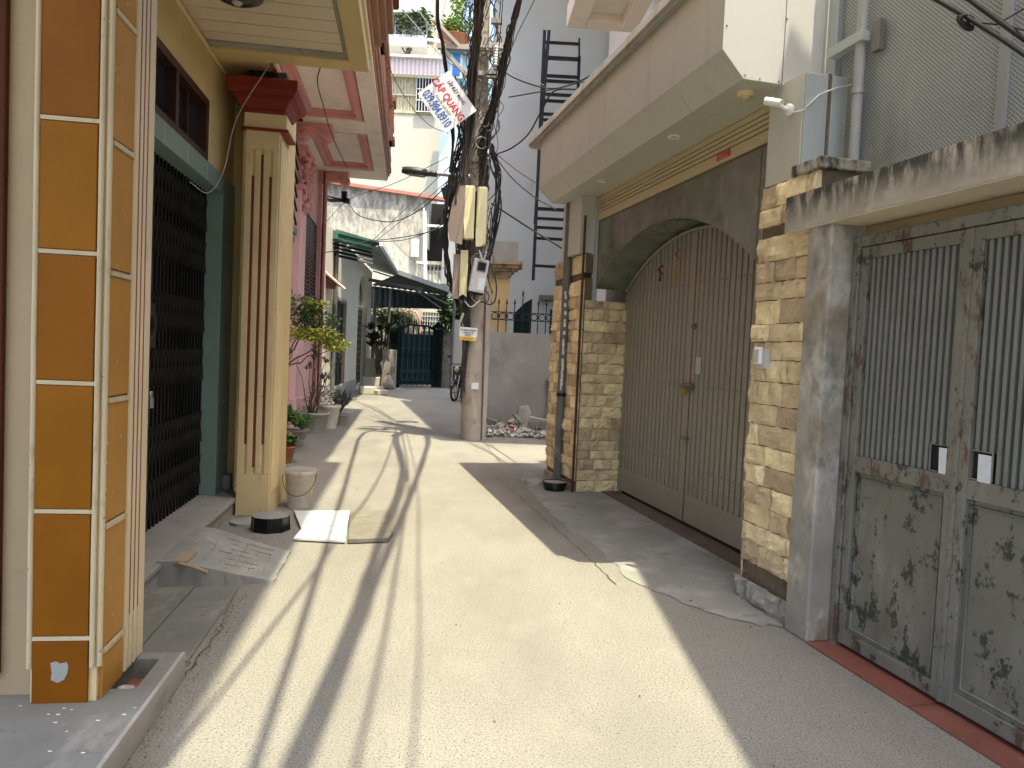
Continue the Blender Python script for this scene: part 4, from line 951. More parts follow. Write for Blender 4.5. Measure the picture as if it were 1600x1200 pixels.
for px, p_y, Y, nm in ((603,600,26.0,'post'),(580,600,28.5,'post'),(693,590,29.0,'post'),(704,600,27.0,'post')):
    g0 = at(px,p_y,Y); t0 = at(px+4,452,Y)
    MB().cyl((g0.x,Y,0),(g0.x+.02,Y,max(t0.z,3.2)),.05 if px!=580 else .07,8).build(nm, M_dpipe, T)
# gate
T = Thing('green_gate', 'dark green ornamental double gate with arched top at the end of the alley', 'gate', W, (-3.6,27.6,0))
ga, gb = Vector((-4.36,27.0,0)), Vector((-2.92,28.3,0)); gd = (gb-ga); gl_ = gd.length; gu = gd.normalized()
X0 = Matrix.Translation(ga) @ Matrix(((gu.x,-gu.y,0,0),(gu.y,gu.x,0,0),(0,0,1,0),(0,0,0,1)))
def gm(): q = MB(); q.X = X0; return q
gm().box(0,0,.1,gl_/2-.01,.04,1.98).box(gl_/2+.01,0,.1,gl_,.04,1.98).build('door_sheet', M_dgreen, T)
m = gm()
for k in range(9): q = gl_*k/8; m.box(q-.03,-.03,.08,q+.03,0,2.03)
for z in (.1,.55,.62,1.45,1.98): m.box(0,-.025,z,gl_,0,z+.05)
for k in range(24):
    q = gl_*(k+.5)/24; h = .14+.1*abs(math.sin(k*1.1)); m.lathe((q,-.03,.3),[(.001,-.16),(.05,-.06),(.02,.05),(.001,h)],6)
for k in range(16): m.tube([(gl_*(k+.5)/16+.05*math.cos(t),-.03,1.2+.12*math.sin(t)) for t in [j*.7 for j in range(9)]],.010,4)
m.build('moulded_bars', mat('green_bar_paint',(.006,.026,.024),.7), T)
m = gm(); pts = [(gl_*k/20,0,2.03+.33*min(1,math.sin(math.pi*k/20)*1.35)) for k in range(21)]; m.tube(pts,.04,6)
for k in range(1,8): q=gl_*k/8; m.box(q-.025,-.02,2.0,q+.025,.02,2.03+.33*min(1,math.sin(math.pi*k/8)*1.35))
m.build('arch_rail', M_dgreen, T)
m = gm()
for k in range(16): q=.2+(gl_-.3)*k/15; z=2.03+.33*min(1,math.sin(math.pi*q/gl_)*1.35); m.lathe((q,0,z),[(.012,0),(.028,.10),(.001,.26)],6)
m.build('spike', M_dgreen, T)
for (nm_,px,Y,hz,lab) in (('iron',615,26.9,2.25,'square openwork iron gate pillar with a pyramid cap, left of the green gate'),('iron',682,28.2,2.3,'square openwork iron gate pillar with a pyramid cap, right of the green gate')):
    c = at(px,600,Y); cx = c.x; T = Thing('iron_pillar', lab, 'pillar', W, (cx,Y,0))
    m = MB()
    for sx in (-.17,.17):
        for sy in (-.17,.17): m.box(cx+sx-.025,Y+sy-.025,0,cx+sx+.025,Y+sy+.025,hz)
    k=0; z=.1
    while z < hz:
        for sx,sy,ex,ey in ((-.17,-.17,.17,-.17),(.17,-.17,.17,.17),(-.17,-.17,-.17,.17)): m.bar((cx+sx,Y+sy,z),(cx+ex,Y+ey,min(z+.22,hz)),.03); m.bar((cx+ex,Y+ey,z),(cx+sx,Y+sy,min(z+.22,hz)),.03)
        z+=.22
    m.build('lattice', M_dgreen, T)
    MB().box(cx-.12,Y-.10,0,cx+.12,Y+.10,hz-.05).build('core', M_dark, T)
    MB().add([(cx-.26,Y-.26,hz),(cx+.26,Y-.26,hz),(cx+.26,Y+.26,hz),(cx-.26,Y+.26,hz),(cx,Y,hz+.28)],[(0,1,4),(1,2,4),(2,3,4),(3,0,4),(3,2,1,0)]).build('cap', M_dgreen, T)
# low wall pieces
def wallbox(name, lab, cat, px0, px1, pyt, Y, m_, d=.25, z0=0, **k):
    a, b = at(px0,560,Y), at(px1,560,Y); z1 = at((px0+px1)/2,pyt,Y).z
    o = MB().box(a.x,Y,z0,b.x,Y+d,z1).build(name, m_, base=((a.x+b.x)/2,Y,z0), bev=.01, **k); tag(o, lab, cat); return o
wallbox('wall_pier','stained grey concrete pier left of the green gate, behind the tied sack','pier',597,618,546,25.9,M_post,.3)
wallbox('wall_pier','mottled grey concrete wall end on the right of the green gate','pier',689,706,520,28.3,M_post,.3)
wallbox('garden_wall','rough pale stained wall behind the motorcycle','wall',706,735,500,28.0,M_lit,.3)
wallbox('planter_wall','white rendered wall of the built-in planter near the sack','planter',572,600,560,26.6,M_white,.25)
wallbox('planter_box','low white block of the built-in planter at the alley bend','planter',567,594,589,25.8,M_white,.6)
T = Thing('tied_sack', 'pale tied plastic sack leaning on the grey pier by the green gate', 'sack', W, (-4.55,25.6,0))
c = at(607,608,25.7)
MB().lathe((c.x,25.6,0),[(.10,0),(.21,.08),(.20,.25),(.12,.42),(.05,.50),(.09,.58)],10,jag=.12).build('bag', M_potg, T)
MB().tube([(c.x+.05*math.cos(t),25.6+.05*math.sin(t),.5) for t in [j*.7 for j in range(10)]],.012,5).build('tie', M_cabw, T)
c = at(579,619,22.5)
tag(MB().obox((c.x,22.5,.12),(.7,.5,.24),(0,0,.3)).obox((c.x+.35,22.3,.08),(.35,.3,.16),(0,0,.7)).build('stone_steps', M_lit, base=(c.x,22.5,0), bev=.03), 'pale yellow stone step block in the sun before the lattice door', 'step')

# ================================================================ background houses
def bg_wall(m_, pts, Y2=None, name='wall', T=None, depth=.3, **k):
    m = MB(); n=len(pts); back=[p+Vector((0,depth,0)) for p in pts]
    m.add(pts+back,[tuple(range(n-1,-1,-1)),tuple(range(n,2*n))]+[(i,(i+1)%n,n+(i+1)%n,n+i) for i in range(n)]); return m.build(name,m_,T,**k)
def V(x,y,z): return Vector((x,y,z))
# mould-stained house
T = Thing('stained_house', 'mould-stained pale house wall with a red tile coping behind the carport', 'house', W, (-6,32,6.8))
a = at(500,295,31); b = at(662,320,33.5); e = at(697,322,34)
zt = 8.35
bg_wall(M_mold,[V(a.x-.4,31,0),V(b.x,33.3,0),V(b.x,33.3,zt),V(a.x-.4,31,zt)],T=T)
MB().bar((a.x-.4,30.95,zt+.06),(e.x,33.9,zt+.06),.5,.14).build('tile_coping', mat('red_tile_coping',(.36,.15,.11),.8), T)
wx0, wx1 = at(662,350,33.6).x, at(697,350,33.6).x
MB().box(wx0,34.3,5.2,wx1+1,34.5,8.3).build('dark_opening', M_dark, T)
MB().box(wx0,33.5,6.1,wx0+.25,34.2,8.3).box(wx1-.1,33.4,4.5,wx1+.6,34.1,8.1).build('side_post', M_cemwall, T)
m = MB().tube([at(663,330,33),at(665,476,33)],.09,8).box(at(662,0,33).x-.12,32.9,at(0,372,33).z,at(662,0,33).x+.22,33.1,at(0,345,33).z)
m.bar(at(663,352,33),at(695,354,33),.10).bar(at(650,410,33),at(668,411,33),.09); m.tube([at(662,322,33),at(664,345,33)],.03,6)
m.build('white_pipe_frame', M_wht, T)
m = MB()
for k in range(6):
    c = at(666+k*6,430,33.8); m.lathe((c.x,33.8,c.z-.5),[(.10,0),(.04,.15),(.12,.5),(.04,.8),(.10,1.0)],8)
c0, c1 = at(655,408,33.8), at(705,408,33.8); m.box(c0.x,33.6,c0.z-.15,c1.x,34.0,c0.z); m.box(c0.x,33.6,c0.z-1.2,c1.x,34.0,c0.z-1.0)
m.build('balustrade', M_mold, T)
bg_wall(M_mold,[V(c0.x,33.9,0),V(c1.x+1,33.9,0),V(c1.x+1,33.9,c0.z-1.2),V(c0.x,33.9,c0.z-1.2)],name='lower_wall',T=T)
# low cream wall with window grille and plants seen under the carport
T = Thing('courtyard_house', 'cream courtyard wall with an arch line and grey lattice seen under the carport', 'house', W, (-4,30.6,0))
bg_wall(M_lit,[V(-9,30.6,0),V(-2.2,30.6,0),V(-2.2,30.6,3.7),V(-9,30.6,3.7)],T=T)
c0,c1=at(660,487,30.5),at(697,518,30.5)
m = MB()
m.box(c0.x,30.55,c1.z,c1.x,30.58,c0.z); o=m.build('lattice_window', M_potg, T)
m = MB()
for k in range(10): q=c0.x+(c1.x-c0.x)*k/9; m.box(q-.012,30.5,c1.z,q+.012,30.55,c0.z)
for k in range(5): q=c1.z+(c0.z-c1.z)*k/4; m.box(c0.x,30.49,q-.012,c1.x,30.54,q+.012)
m.build('lattice_bars', M_wht, T, parent=o)
m = MB().tube([at(628,492,30.5),at(640,484,30.5),at(650,488,30.5),at(655,496,30.5),at(656,520,30.5)],.04,6); m.build('arch_line', M_pinkd, T)
# tall cream house
T = Thing('tall_cream_house', 'tall sunlit cream house with a pink corrugated terrace sheet and yellowish louvres', 'house', W, (-6,42,8))
xl, xr = at(575,200,42).x-1.5, at(712,200,42).x
zl = at(640,180,42).z; zg1 = at(640,120,42).z; zc1 = at(640,95,42).z
MB().box(xl,42,0,xr,46,zl).build('wall', M_lit, T)
m = MB(); n=70
for i in range(n):
    x0=xl+(xr-xl)*i/n; x1=xl+(xr-xl)*(i+1)/n; m.box(x0,42+.04*(i%2),zl,x1-.03,42.15,zg1)
m.box(xl,42.1,zl,xr,42.2,zg1)
for z in (zl+.1,(zl+zg1)/2): m.box(xl,41.95,z,xr,42,z+.10)
m.build('louvre_screen', mat('yellowish_screen',(.55,.50,.33),.8,layers=[((.2,.18,.12),(8,8,3),.5,.7,.6)]), T)
c0,c1 = at(652,122,41.9),at(682,176,41.9)
d=MB().box(c0.x,41.85,c1.z,c1.x,41.95,c0.z).build('window', M_dark, T)
m=MB()
for k in range(8): q=c0.x+(c1.x-c0.x)*k/7; m.box(q-.013,41.8,c1.z,q+.013,41.85,c0.z)
for k in range(4): q=c1.z+(c0.z-c1.z)*k/3; m.box(c0.x,41.79,q-.02,c1.x,41.84,q+.02)
m.build('window_bars', M_wht, T, parent=d)
m=MB(); n=56
for i in range(n):
    x0=xl+(xr-xl)*i/n; x1=xl+(xr-xl)*(i+1)/n; y=41.6+.06*(i%2); m.box(x0,y,zg1,x1,y+.05,zc1)
m.build('corrugated_sheet', M_corr, T)
MB().box(xl,41.4,zc1,xr,44,zc1+.12).box(xl,41.3,zc1+.9,xr,41.4,zc1+1.0).build('top_edge', M_wht, T)
# upper white house with balcony
T = Thing('white_terrace_house', 'white upper house with a glazed balcony and plants above the corrugated sheet', 'house', W, (-6,49,14))
def zy(py,Y): return at(640,py,Y).z
xl2, xr2 = at(580,50,48).x-2, at(668,50,48).x; xr3 = at(700,50,48).x
MB().box(xl2,49.2,zy(95,48),xr3+.6,52,zy(-60,48)).build('wall', M_lit, T)
MB().box(xl2,47.6,zy(76,48),xr2,49.5,zy(58,48)).box(xl2,47.6,zy(24,48),xr2,49.5,zy(8,48)).build('balcony_band', M_wht, T, bev=.03)
d=MB().box(xl2,49.0,zy(58,48),xr2-.1,49.1,zy(24,48)).build('glazing', M_glassd, T)
d.data.materials.clear(); d.data.materials.append(mat('blue_glass',(.16,.22,.27),.15,bump=0))
m=MB()
for k in range(12): q=xl2+(xr2-xl2)*k/11; m.box(q-.04,47.7,zy(58,48),q+.04,47.75,zy(34,48))
m.box(xl2,47.68,zy(35,48),xr2,47.76,zy(33,48))
m.build('railing', M_strip, T)
m=MB()
for k in range(9): q=xl2+(xr2-xl2+1)*k/8; m.bar((q,47,zy(8,48)+.1),(q,49.4,zy(-25,48)),.10)
m.box(xl2,47,zy(8,48)+.02,xr2,47.15,zy(4,48)); m.build('glass_roof_frame', M_strip, T)
# narrow blue-trimmed house
T = Thing('blue_trim_house', 'narrow white house with bright blue windows behind the utility pole', 'house', W, (-2.5,38,6))
x0,x1 = at(694,100,38).x-.1, at(738,100,38).x+1
MB().box(x0,38.2,0,x1,41,zy(72,38)).build('wall', M_bluegrey, T)
for (a_,b_,t_,l_) in ((708,718,82,118),(704,716,330,360)):
    c0,c1=at(a_,t_,38),at(b_,l_,38); f=MB().box(c0.x-.12,38.05,c1.z-.12,c1.x+.12,38.18,c0.z+.12).build('window', M_wht, T)
    MB().box(c0.x,38.0,c1.z,c1.x,38.05,c0.z).build('pane', M_blue, T, parent=f)
for t_ in (73,125,325,362): z_=zy(t_,38); MB().box(x0-.1,37.8,z_-.25,x1,38.2,z_).build('ledge', mat('teal_ledge',(.08,.20,.26),.7), T)
# grey tower
T = Thing('blue_grey_house', 'tall plain blue grey rendered house wall behind the black steel frame', 'house', W, (1,18.3,0))
MB().box(-.83,18,0,6,26,20).build('wall', M_tower, T)
a,b = at(845,470,17.9),at(893,520,17.9)
MB().box(a.x-.05,17.72,a.z+.02,b.x+.5,18,a.z+.13).build('lintel', M_dpipe, T)
f=MB().box(a.x+.08,17.93,1.6,b.x+.3,17.98,a.z+.0).build('window', M_tower, T)
f2=MB().box(a.x+.24,17.90,1.0,b.x+.3,17.93,a.z-.2).build('pane', M_glassd, T, parent=f)
m=MB()
for k in range(5): m.box(a.x+.3+k*.12,17.88,1.0,a.x+.31+k*.12,17.9,a.z-.2)
for k in range(4): m.box(a.x+.24,17.88,1.8+.2*k,b.x+.3,17.9,1.81+.2*k)
m.build('window_bars', M_strip, T, parent=f)
# black steel frame
T = Thing('steel_frame', 'black steel ladder-like frame hanging on the blue grey wall', 'frame', W, (.9,16.2,3))
Yf=16.2
m=MB(); Pb=lambda x,y,dy=0: at(x,y,Yf+dy)
for p,q in (((851,48),(833,438)),((858,48),(847,180)),((847,180),(836,350))): m.bar(Pb(*p),Pb(*q),.07)
for p,q in (((905,88),(902,175)),((888,342),(884,420))): m.bar(Pb(*p,.6),Pb(*q,.6),.07)
build_each(m,'stile', M_steel, T)
m=MB()
for y0,w_ in ((66,.05),(90,.12),(118,.07),(126,.07),(147,.07),(157,.07),(178,.07),(187,.07),(206,.07),(216,.07),(326,.14),(341,.07),(355,.07),(372,.07),(415,.07)):
    m.bar(Pb(852-(y0-48)*.05,y0),Pb(906-(y0-48)*.05,y0+3,.6),w_,.06)
build_each(m,'rung', M_steel, T)
MB().bar(Pb(905,60,.6),Pb(905,90,.6),.04).bar(Pb(856,60),Pb(851,100),.04).bar(Pb(846,300),Pb(905,303),.02).build('thin_rail', M_steel, T)
# cream gate pillar, grey wall, iron fence
T = Thing('gate_pillar', 'cream plastered gate pillar with a wide moulded cap and mouldy block on top', 'pillar', W, (-.32,14.55,0))
MB().box(-.56,14.35,0,-.14,14.8,3.12).build('shaft', M_cream, T, bev=.01)
m=MB()
for e,z0,z1 in ((.03,3.02,3.08),(.08,3.08,3.14),(.16,3.14,3.20),(.24,3.20,3.27)): m.box(-.56-e,14.35-e,z0,-.14+e,14.8+e,z1)
for k in range(8): m.box(-.60+.062*k,14.24,2.94,-.57+.062*k,14.35,3.02)
m.build('cap', mat('stained_cap',(.40,.31,.19),.9,layers=[((.08,.07,.05),(9,9,9),.5,.65,.7)]), T, bev=.008)
MB().box(-.60,14.3,3.27,.0,14.85,3.66).build('top_block', M_cemwall, T)
MB().box(-.54,14.343,2.2,-.16,14.35,2.9).build('recess_panel', M_yel, T)
T = Thing('rendered_wall', 'low grey cement rendered wall with pale efflorescence behind the rubble', 'wall', W, (.3,14.3,0))
m=MB(); m.box(-.60,14.12,0,1.7,14.35,1.88); m.panel((-.60,14.12,0),(1,0,0),(0,0,1),2.3,1.88,60,50,lambda x,y: .003+.008*noise.noise(Vector((x*3,y*3,0))))
m.build('wall', M_cemwall, T)
p=MB().box(.70,13.9,0,.98,14.12,.98).box(.66,13.86,.98,1.0,14.12,1.02); p.build('stub_pier', M_post, T, bev=.02)
T = Thing('iron_fence', 'black iron fence with rings and spikes on top of the grey rendered wall', 'fence', W, (.3,14.25,1.88))
m=MB(); x=-.48
while x<1.5:
    zt_ = 2.52 + (.18 if -.0<x<.25 else 0); m.cyl((x,14.22,1.86),(x,14.22,zt_-.08),.010,6)
    x+=.155
m.build('bar', M_steel, T)
m=MB(); x=-.48
while x<1.5:
    zt_ = 2.52 + (.18 if -.0<x<.25 else 0); m.lathe((x,14.22,zt_-.09),[(.010,0),(.022,.03),(.001,.12)],6); x+=.155
m.build('spike', M_steel, T)
m=MB(); x=-.40
while x<1.5: m.tube([(x+.062*math.cos(t),14.22,2.20+.062*math.sin(t)) for t in [math.tau*k/14 for k in range(15)]],.009,5,False); x+=.155
m.build('ring', M_steel, T)
MB().box(-.5,14.205,2.27,1.6,14.235,2.285).box(-.5,14.205,2.12,1.6,14.235,2.135).build('rail', M_steel, T)
tag(MB().prism([(-.02,1.5),(.34,1.5),(.34,2.62),(.18,2.52),(-.02,2.30)],1,14.95,15.0).build('sheet_screen', M_dgreen, base=(.1,15,1.9)), 'dark green sheet panel with a slanted top behind the iron fence', 'panel')
# ================================================================ utility pole
def spline(pts, n=8):
    pts=[Vector(p) for p in pts]; out=[]
    P=[pts[0]*2-pts[1]]+pts+[pts[-1]*2-pts[-2]]
    for i in range(1,len(P)-2):
        for k in range(n):
            t=k/n; a,b,c,d=P[i-1],P[i],P[i+1],P[i+2]
            out.append(.5*((2*b)+(c-a)*t+(2*a-5*b+4*c-d)*t*t+(3*b-a-3*c+d)*t**3))
    return out+[pts[-1]]
def pole_x(z): return -.655-.017*z
T = POLE = Thing('utility_pole', 'stained concrete utility pole buried in black cables at the corner', 'pole', W, (-.66,12.15,0))
MB().tube([(pole_x(z),12.15,z) for z in (0,2,4,6,8,9.5)],[.175,.168,.155,.142,.13,.12],18).build('shaft', M_pole, T)
MB().box(pole_x(0)+.19,12.1,0,pole_x(0)+.25,12.2,2.5).build('side_conduit', M_potg, T)
MB().tube([(-.50,12.28,0),(-.52,12.28,1.2),(-.53,12.28,2.6)],.03,8).build('rust_conduit', M_terra, T)
m=MB()
for z,x0,x1 in ((6.35,-1.45,-.45),(5.95,-.82,-.46)): m.box(x0,11.9,z,x1,11.98,z+.08)
m.bar((-1.38,11.94,6.37),(-.86,11.94,5.85),.06).bar((-1.1,11.94,6.40),(-1.5,11.7,6.7),.06)
m.box(-.62,11.88,6.38,-.36,11.98,6.47)
m.build('crossarm', M_potg, T, bev=.004)
MB().box(-.60,11.88,6.78,-.42,11.96,6.86).box(-.66,11.9,5.92,-.42,11.98,5.98).build('steel_bracket', M_rust, T)
m=MB()
for z in range(7): m.lathe((-.50,11.9,6.10+z*.045),[(.03,0),(.05,.015),(.05,.025),(.03,.045)],10)
m.build('insulator', M_wht, T)
m=MB().lathe((pole_x(4.6),12.15,4.55),[(.162,0),(.162,.05)],16).lathe((pole_x(5.1),12.15,4.9),[(.165,0),(.165,.09)],16); m.build('band', M_rust, T)
m=MB().lathe((pole_x(.9),12.15,.86),[(.176,0),(.176,.14)],16); 
MB().box(-.67,11.965,.86,-.55,11.975,.97).build('number_plate', M_paper, T)
# boxes
T = Thing('meter_cabinet', 'twin yellowed meter cabinet with broken covers, highest box on the utility pole', 'box', W, (-.75,11.8,3.3))
m=MB().add([(-1.15,11.75,3.50),(-1.11,11.72,3.25),(-.90,11.66,3.18),(-.88,11.66,4.12),(-1.00,11.70,4.12),(-1.09,11.74,3.85),(-1.02,12.2,3.3),(-.98,12.2,4.05)],[(0,1,2,3,4,5),(1,6,2),(0,6,1),(0,5,7,6),(5,4,7),(4,3,7)])
m.build('side_shell', M_boxside, T)
MB().box(-.90,11.68,3.28,-.725,12.0,4.13).build('left_case', M_ybox, T, bev=.02)
MB().add([(-.895,11.672,3.60),(-.80,11.672,3.66),(-.735,11.672,3.58),(-.735,11.655,3.30),(-.86,11.655,3.28)],[(4,3,2,1,0)]).build('cracked_cover', M_ybox, T)
MB().box(-.695,11.70,3.20,-.53,12.0,4.13).build('right_case', M_ybox, T, bev=.03)
MB().add([(-.69,11.69,3.48),(-.60,11.69,3.42),(-.56,11.685,3.46),(-.57,11.67,3.18),(-.68,11.67,3.16)],[(4,3,2,1,0)]).build('cracked_cover', M_ybox, T)
MB().box(-.725,11.74,3.3,-.695,12,4.05).build('dark_gap', M_dark, T)
T = Thing('meter_cabinet', 'long yellowed narrow cabinet with torn lower cover, left of the grey meter', 'box', W, (-.88,11.8,2.4))
MB().box(-1.04,11.80,2.33,-.93,12.05,3.05).build('side_shell', M_boxside, T, bev=.01)
MB().box(-.93,11.78,2.45,-.80,12.05,3.12).build('case', M_ybox, T, bev=.015)
MB().add([(-.925,11.77,2.36),(-.86,11.74,2.40),(-.80,11.76,2.36),(-.805,11.765,2.70),(-.87,11.765,2.78),(-.92,11.77,2.62)],[(0,1,2,3,4,5)]).build('torn_cover', M_ybox, T)
T = Thing('electric_meter_box', 'tilted light grey electric meter box with a small glass window', 'box', W, (-.62,11.75,2.4))
X_ = Matrix.Translation((-.625,11.80,2.72)) @ Matrix.Rotation(math.radians(8),4,'Y') @ Matrix.Rotation(math.radians(12),4,'Z')
def mb(): q=MB(); q.X=X_; return q
mb().box(-.125,-.10,-.28,.125,.14,.26).build('case', M_gbox, T, bev=.015)
f=mb().box(-.06,-.112,.06,.09,-.10,.22).build('window', M_rivet, T, bev=.004)
mb().box(-.045,-.116,.08,.075,-.111,.20).build('glass', M_glassd, T, parent=f)
mb().box(.0,-.108,-.24,.11,-.10,-.04).build('label_plate', M_paper, T)
mb().box(-.12,-.09,-.31,.12,.12,-.28).build('base', M_black, T)
# cable clutter wound on the pole
m=MB()
for k in range(80):
    z=U(2.2,7.2); ph=U(0,6.28); r=U(.17,.30); l=U(.5,1.6)
    m.tube(spline([(pole_x(z)+ (r+U(-.03,.10))*math.cos(ph+q*U(.05,.35)), 12.08+ (r*.8)*math.sin(ph+q*.25)-.05, z+l*q/5) for q in range(6)],4),U(.005,.012),5,tone=U(-1,1))
for k in range(34):
    z=U(2.1,4.9) if k<22 else U(5.2,6.6); c=Vector((pole_x(z)+U(-.15,.18),11.9+U(-.06,.02),z)); r=U(.05,.17); n=14
    a0=U(0,6.28); sp=U(3,6.2); m.tube([c+Vector((r*math.cos(a0+sp*j/n),U(-.02,.02),r*U(.7,1.1)*math.sin(a0+sp*j/n))) for j in range(n+1)],U(.005,.009),5,tone=U(-1,1))
for k in range(14):    # down from meter
    m.tube(spline([(-.78+U(-.15,.05),11.93,2.45),(-.80+U(-.12,.05),11.9,2.1),(-.76+U(-.1,.02),11.95,1.7),(-.8+U(-.05,.02),11.97,U(.6,1.3))],4),U(.006,.014),5,tone=U(-1,1))
tag(m.build('cable_clutter', M_cabbr, base=(-.7,12,2.2)), 'tangle of dusty looped cables wound around the utility pole', 'cables')
m=MB()
for k in range(15):
    z=U(2.3,5.4); c=Vector((pole_x(z)+U(-.05,.2),11.80+U(-.05,.02),z)); r=U(.05,.14); n=12; a0=U(0,6.28); sp=U(2,5)
    m.tube([c+Vector((r*math.cos(a0+sp*j/n),U(-.02,.02),r*math.sin(a0+sp*j/n))) for j in range(n+1)],U(.004,.007),5)
m.tube(spline([(-.62,11.68,3.1),(-.55,11.66,2.95),(-.50,11.68,3.1)],5),.012,6).tube(spline([(-.83,11.8,2.3),(-.72,11.72,2.2),(-.58,11.78,2.32)],5),.012,6).tube([(-.89,11.8,1.95),(-.84,11.78,2.1)],.02,6)
tag(m.build('cable_loops', M_cabw, base=(-.7,11.8,2.3)), 'pale grey thin wire loops hanging over the black cables on the pole', 'cables')
def bundle(name, lab, pts, n, R0, rs, seed, m_=None, n2=8, flare=None):
    random.seed(seed); m=MB(); path=spline(pts,n2)
    for k in range(n):
        a=U(0,6.28); rr=R0*math.sqrt(rnd()); tw=U(-.25,.25); rad=U(*rs); ph=U(0,9); out=[]
        for i,p in enumerate(path):
            t=i/(len(path)-1); w_=rr*(1+ (flare or 0)*t)*(1+.8*noise.noise(Vector((t*22,ph,0))))
            an=a+tw*i*.3; jj=R0*.35*(1-.8*t); out.append(p+Vector((math.cos(an)*w_+jj*noise.noise(Vector((t*60,ph,5))), math.sin(an)*w_*.5, math.sin(an)*w_*.6)))
        m.tube(out,rad,5,tone=U(-1,1))
    o=m.build(name,m_ or M_cabbr,base=tuple(path[0])); tag(o,lab,'cables'); return o
b1=[at(728,470,11.85),at(724,390,11.85),at(722,300,11.75),at(733,205,11.7),at(740,110,11.3),at(748,35,10.9),at(755,-30,10.3),(-.02,7,6.65),(.23,4,6.45),(.45,1,6.4),(.9,-8,6.8)]
bundle('cable_bundle','thickest brown cable bundle rising straight up in front of the utility pole',b1,40,.12,(.006,.014),3,flare=-.93)
b2=[at(752,330,12),at(757,260,12),at(757,215,11.9),at(776,150,11.6),at(790,90,11.2),at(800,45,10.7),at(812,0,9.8),(.15,6.7,6.45),(.30,4,6.35),(.49,1,6.3),(1.0,-7,6.5)]
bundle('cable_bundle','leaning dark cable bundle to the right of the pole against the blue grey wall',b2,30,.09,(.006,.013),4,flare=-.9)
b3=[at(716,478,11.95),at(700,420,11.95),at(695,340,12),at(702,290,12),at(708,215,12),at(702,150,11.9),at(692,70,11.3),at(684,0,10.3),(-.58,6.5,6.6),(.0,3,6.4),(.40,.5,6.3),(1.6,-7,6.4)]
bundle('cable_bundle','thin black cable bundle running past the advert board on the left of the pole',b3,8,.035,(.007,.013),5,M_cable,flare=-.7)
b4=[at(712,260,12.05),at(703,330,12.05),at(697,370,12.05),at(702,430,12.0),at(713,465,12.0)]
bundle('cable_bundle','short black cable bundle hanging in a slack curve left of the meter cabinets',b4,10,.05,(.008,.016),6,M_cable)
b5=[at(766,225,12),at(777,270,12.05),at(775,330,12.05),at(768,380,12.05),at(758,420,12.05)]
bundle('cable_bundle','slack black cable bundle hanging down right of the meter cabinets',b5,11,.06,(.008,.014),7,M_cable)
b6=[at(702,120,11.9),at(712,160,11.9),at(722,215,11.9),at(710,255,12),at(706,300,12)]
bundle('cable_bundle','messy black cable tangle behind the lower edge of the advert board',b6,14,.09,(.006,.014),8,M_cable)
random.seed(21)
def wire(lab, pts, r=.008, m_=None, name='overhead_cable'):
    path=spline(pts,8); o=MB().tube(path,r,5).build(name,m_ or M_cable,base=tuple(path[0])); tag(o,lab,'cable','cables strung from the utility pole'); return o
def A(*q): return [at(*p) for p in q]
wire('black cable sagging from the pole to the canopy edge, topmost of the right-hand ones',A((782,103,11.8),(800,120,11.5),(850,137,10.5),(890,133,9.6),(960,99,8.2),(968,90,8.1)),.011)
wire('black cable from the pole dipping before the steel frame up to the canopy',A((795,152,11.8),(830,146,11.2),(870,138,10.3),(900,130,9.5),(938,124,8.5)),.010)
wire('long black cable looping up from the pole band to the canopy edge',A((776,241,12),(800,231,11.7),(825,210,11.3),(845,175,10.8),(865,143,10.2),(900,140,9.5),(920,144,8.6)),.012)
wire('thin grey cable loose beside the right cable bundle',A((780,105,11.9),(820,120,11.4),(850,133,10.5)),.005,M_cabw)
wire('thick straight black stay cable slanting down to the far stone pillar',A((768,318,12),(830,358,11),(890,395,9),(908,408,8)),.014)
wire('black cable curving from the pole past the steel frame, lower of a pair',A((770,240,12),(800,278,11.9),(835,308,11.5),(870,328,10)),.009)
wire('thin black cable curving from the pole past the steel frame, upper of a pair',A((772,238,12),(810,268,11.9),(845,290,11),(868,296,9.5)),.006)
wire('black cable hooked in a wide loop under the grey meter box',A((765,410,11.8),(775,440,11.75),(774,468,11.75),(765,476,11.75),(752,470,11.8)),.012)
wire('black cable hanging down from the right bundle beside the cabinets',A((780,90,11.9),(770,180,11.95),(765,250,12),(778,290,12),(783,325,12),(773,375,12),(765,405,12)),.014)
wire('thin black cable rising right of the leaning bundle',A((790,100,12),(810,50,11.5),(835,0,10.8),(850,-40,10.2)),.006)
wire('thin twin cable rising just left of the leaning bundle',A((760,230,12),(775,120,11.6),(786,0,10.8),(788,-30,10.5)),.007)
wire('grey cable crossing upward from the left roofs to the crossarm',A((600,-10,18),(640,28,16),(690,88,13.5),(740,120,12),(770,135,12)),.010,M_dpipe)
wire('second grey cable crossing upward from the left roofs to the crossarm',A((634,-10,18),(680,50,15),(720,78,12.5),(745,95,12)),.008,M_dpipe)
wire('thin black cable hanging from the red balustrade down to the advert board',A((593,50,7.0),(600,80,7.6),(620,130,9),(650,175,10.5),(675,198,11.2),(700,208,11.6)),.005)
wire('black cable from the pink house corner sagging to the pole',A((545,318,16),(560,336,15.8),(590,345,15),(620,345,14.3),(660,325,13),(700,288,12.1)),.010)
wire('thin black cable from the pink house corner slanting to the pole',A((505,352,16.2),(545,312,15.5),(620,285,14),(700,245,12.1)),.006)
wire('twin thin cable from the white house eave to the pole, left one',A((585,373,19),(640,320,16),(705,258,12.2)),.008,M_dpipe)
wire('twin thin cable from the white house eave to the pole, right one',A((588,376,19),(645,330,16),(700,282,12.2)),.007,M_dpipe)
wire('thick black cable from the white house eave to the pole, upper',A((585,376,19),(620,372,17),(660,365,14.5),(705,350,12.1)),.012)
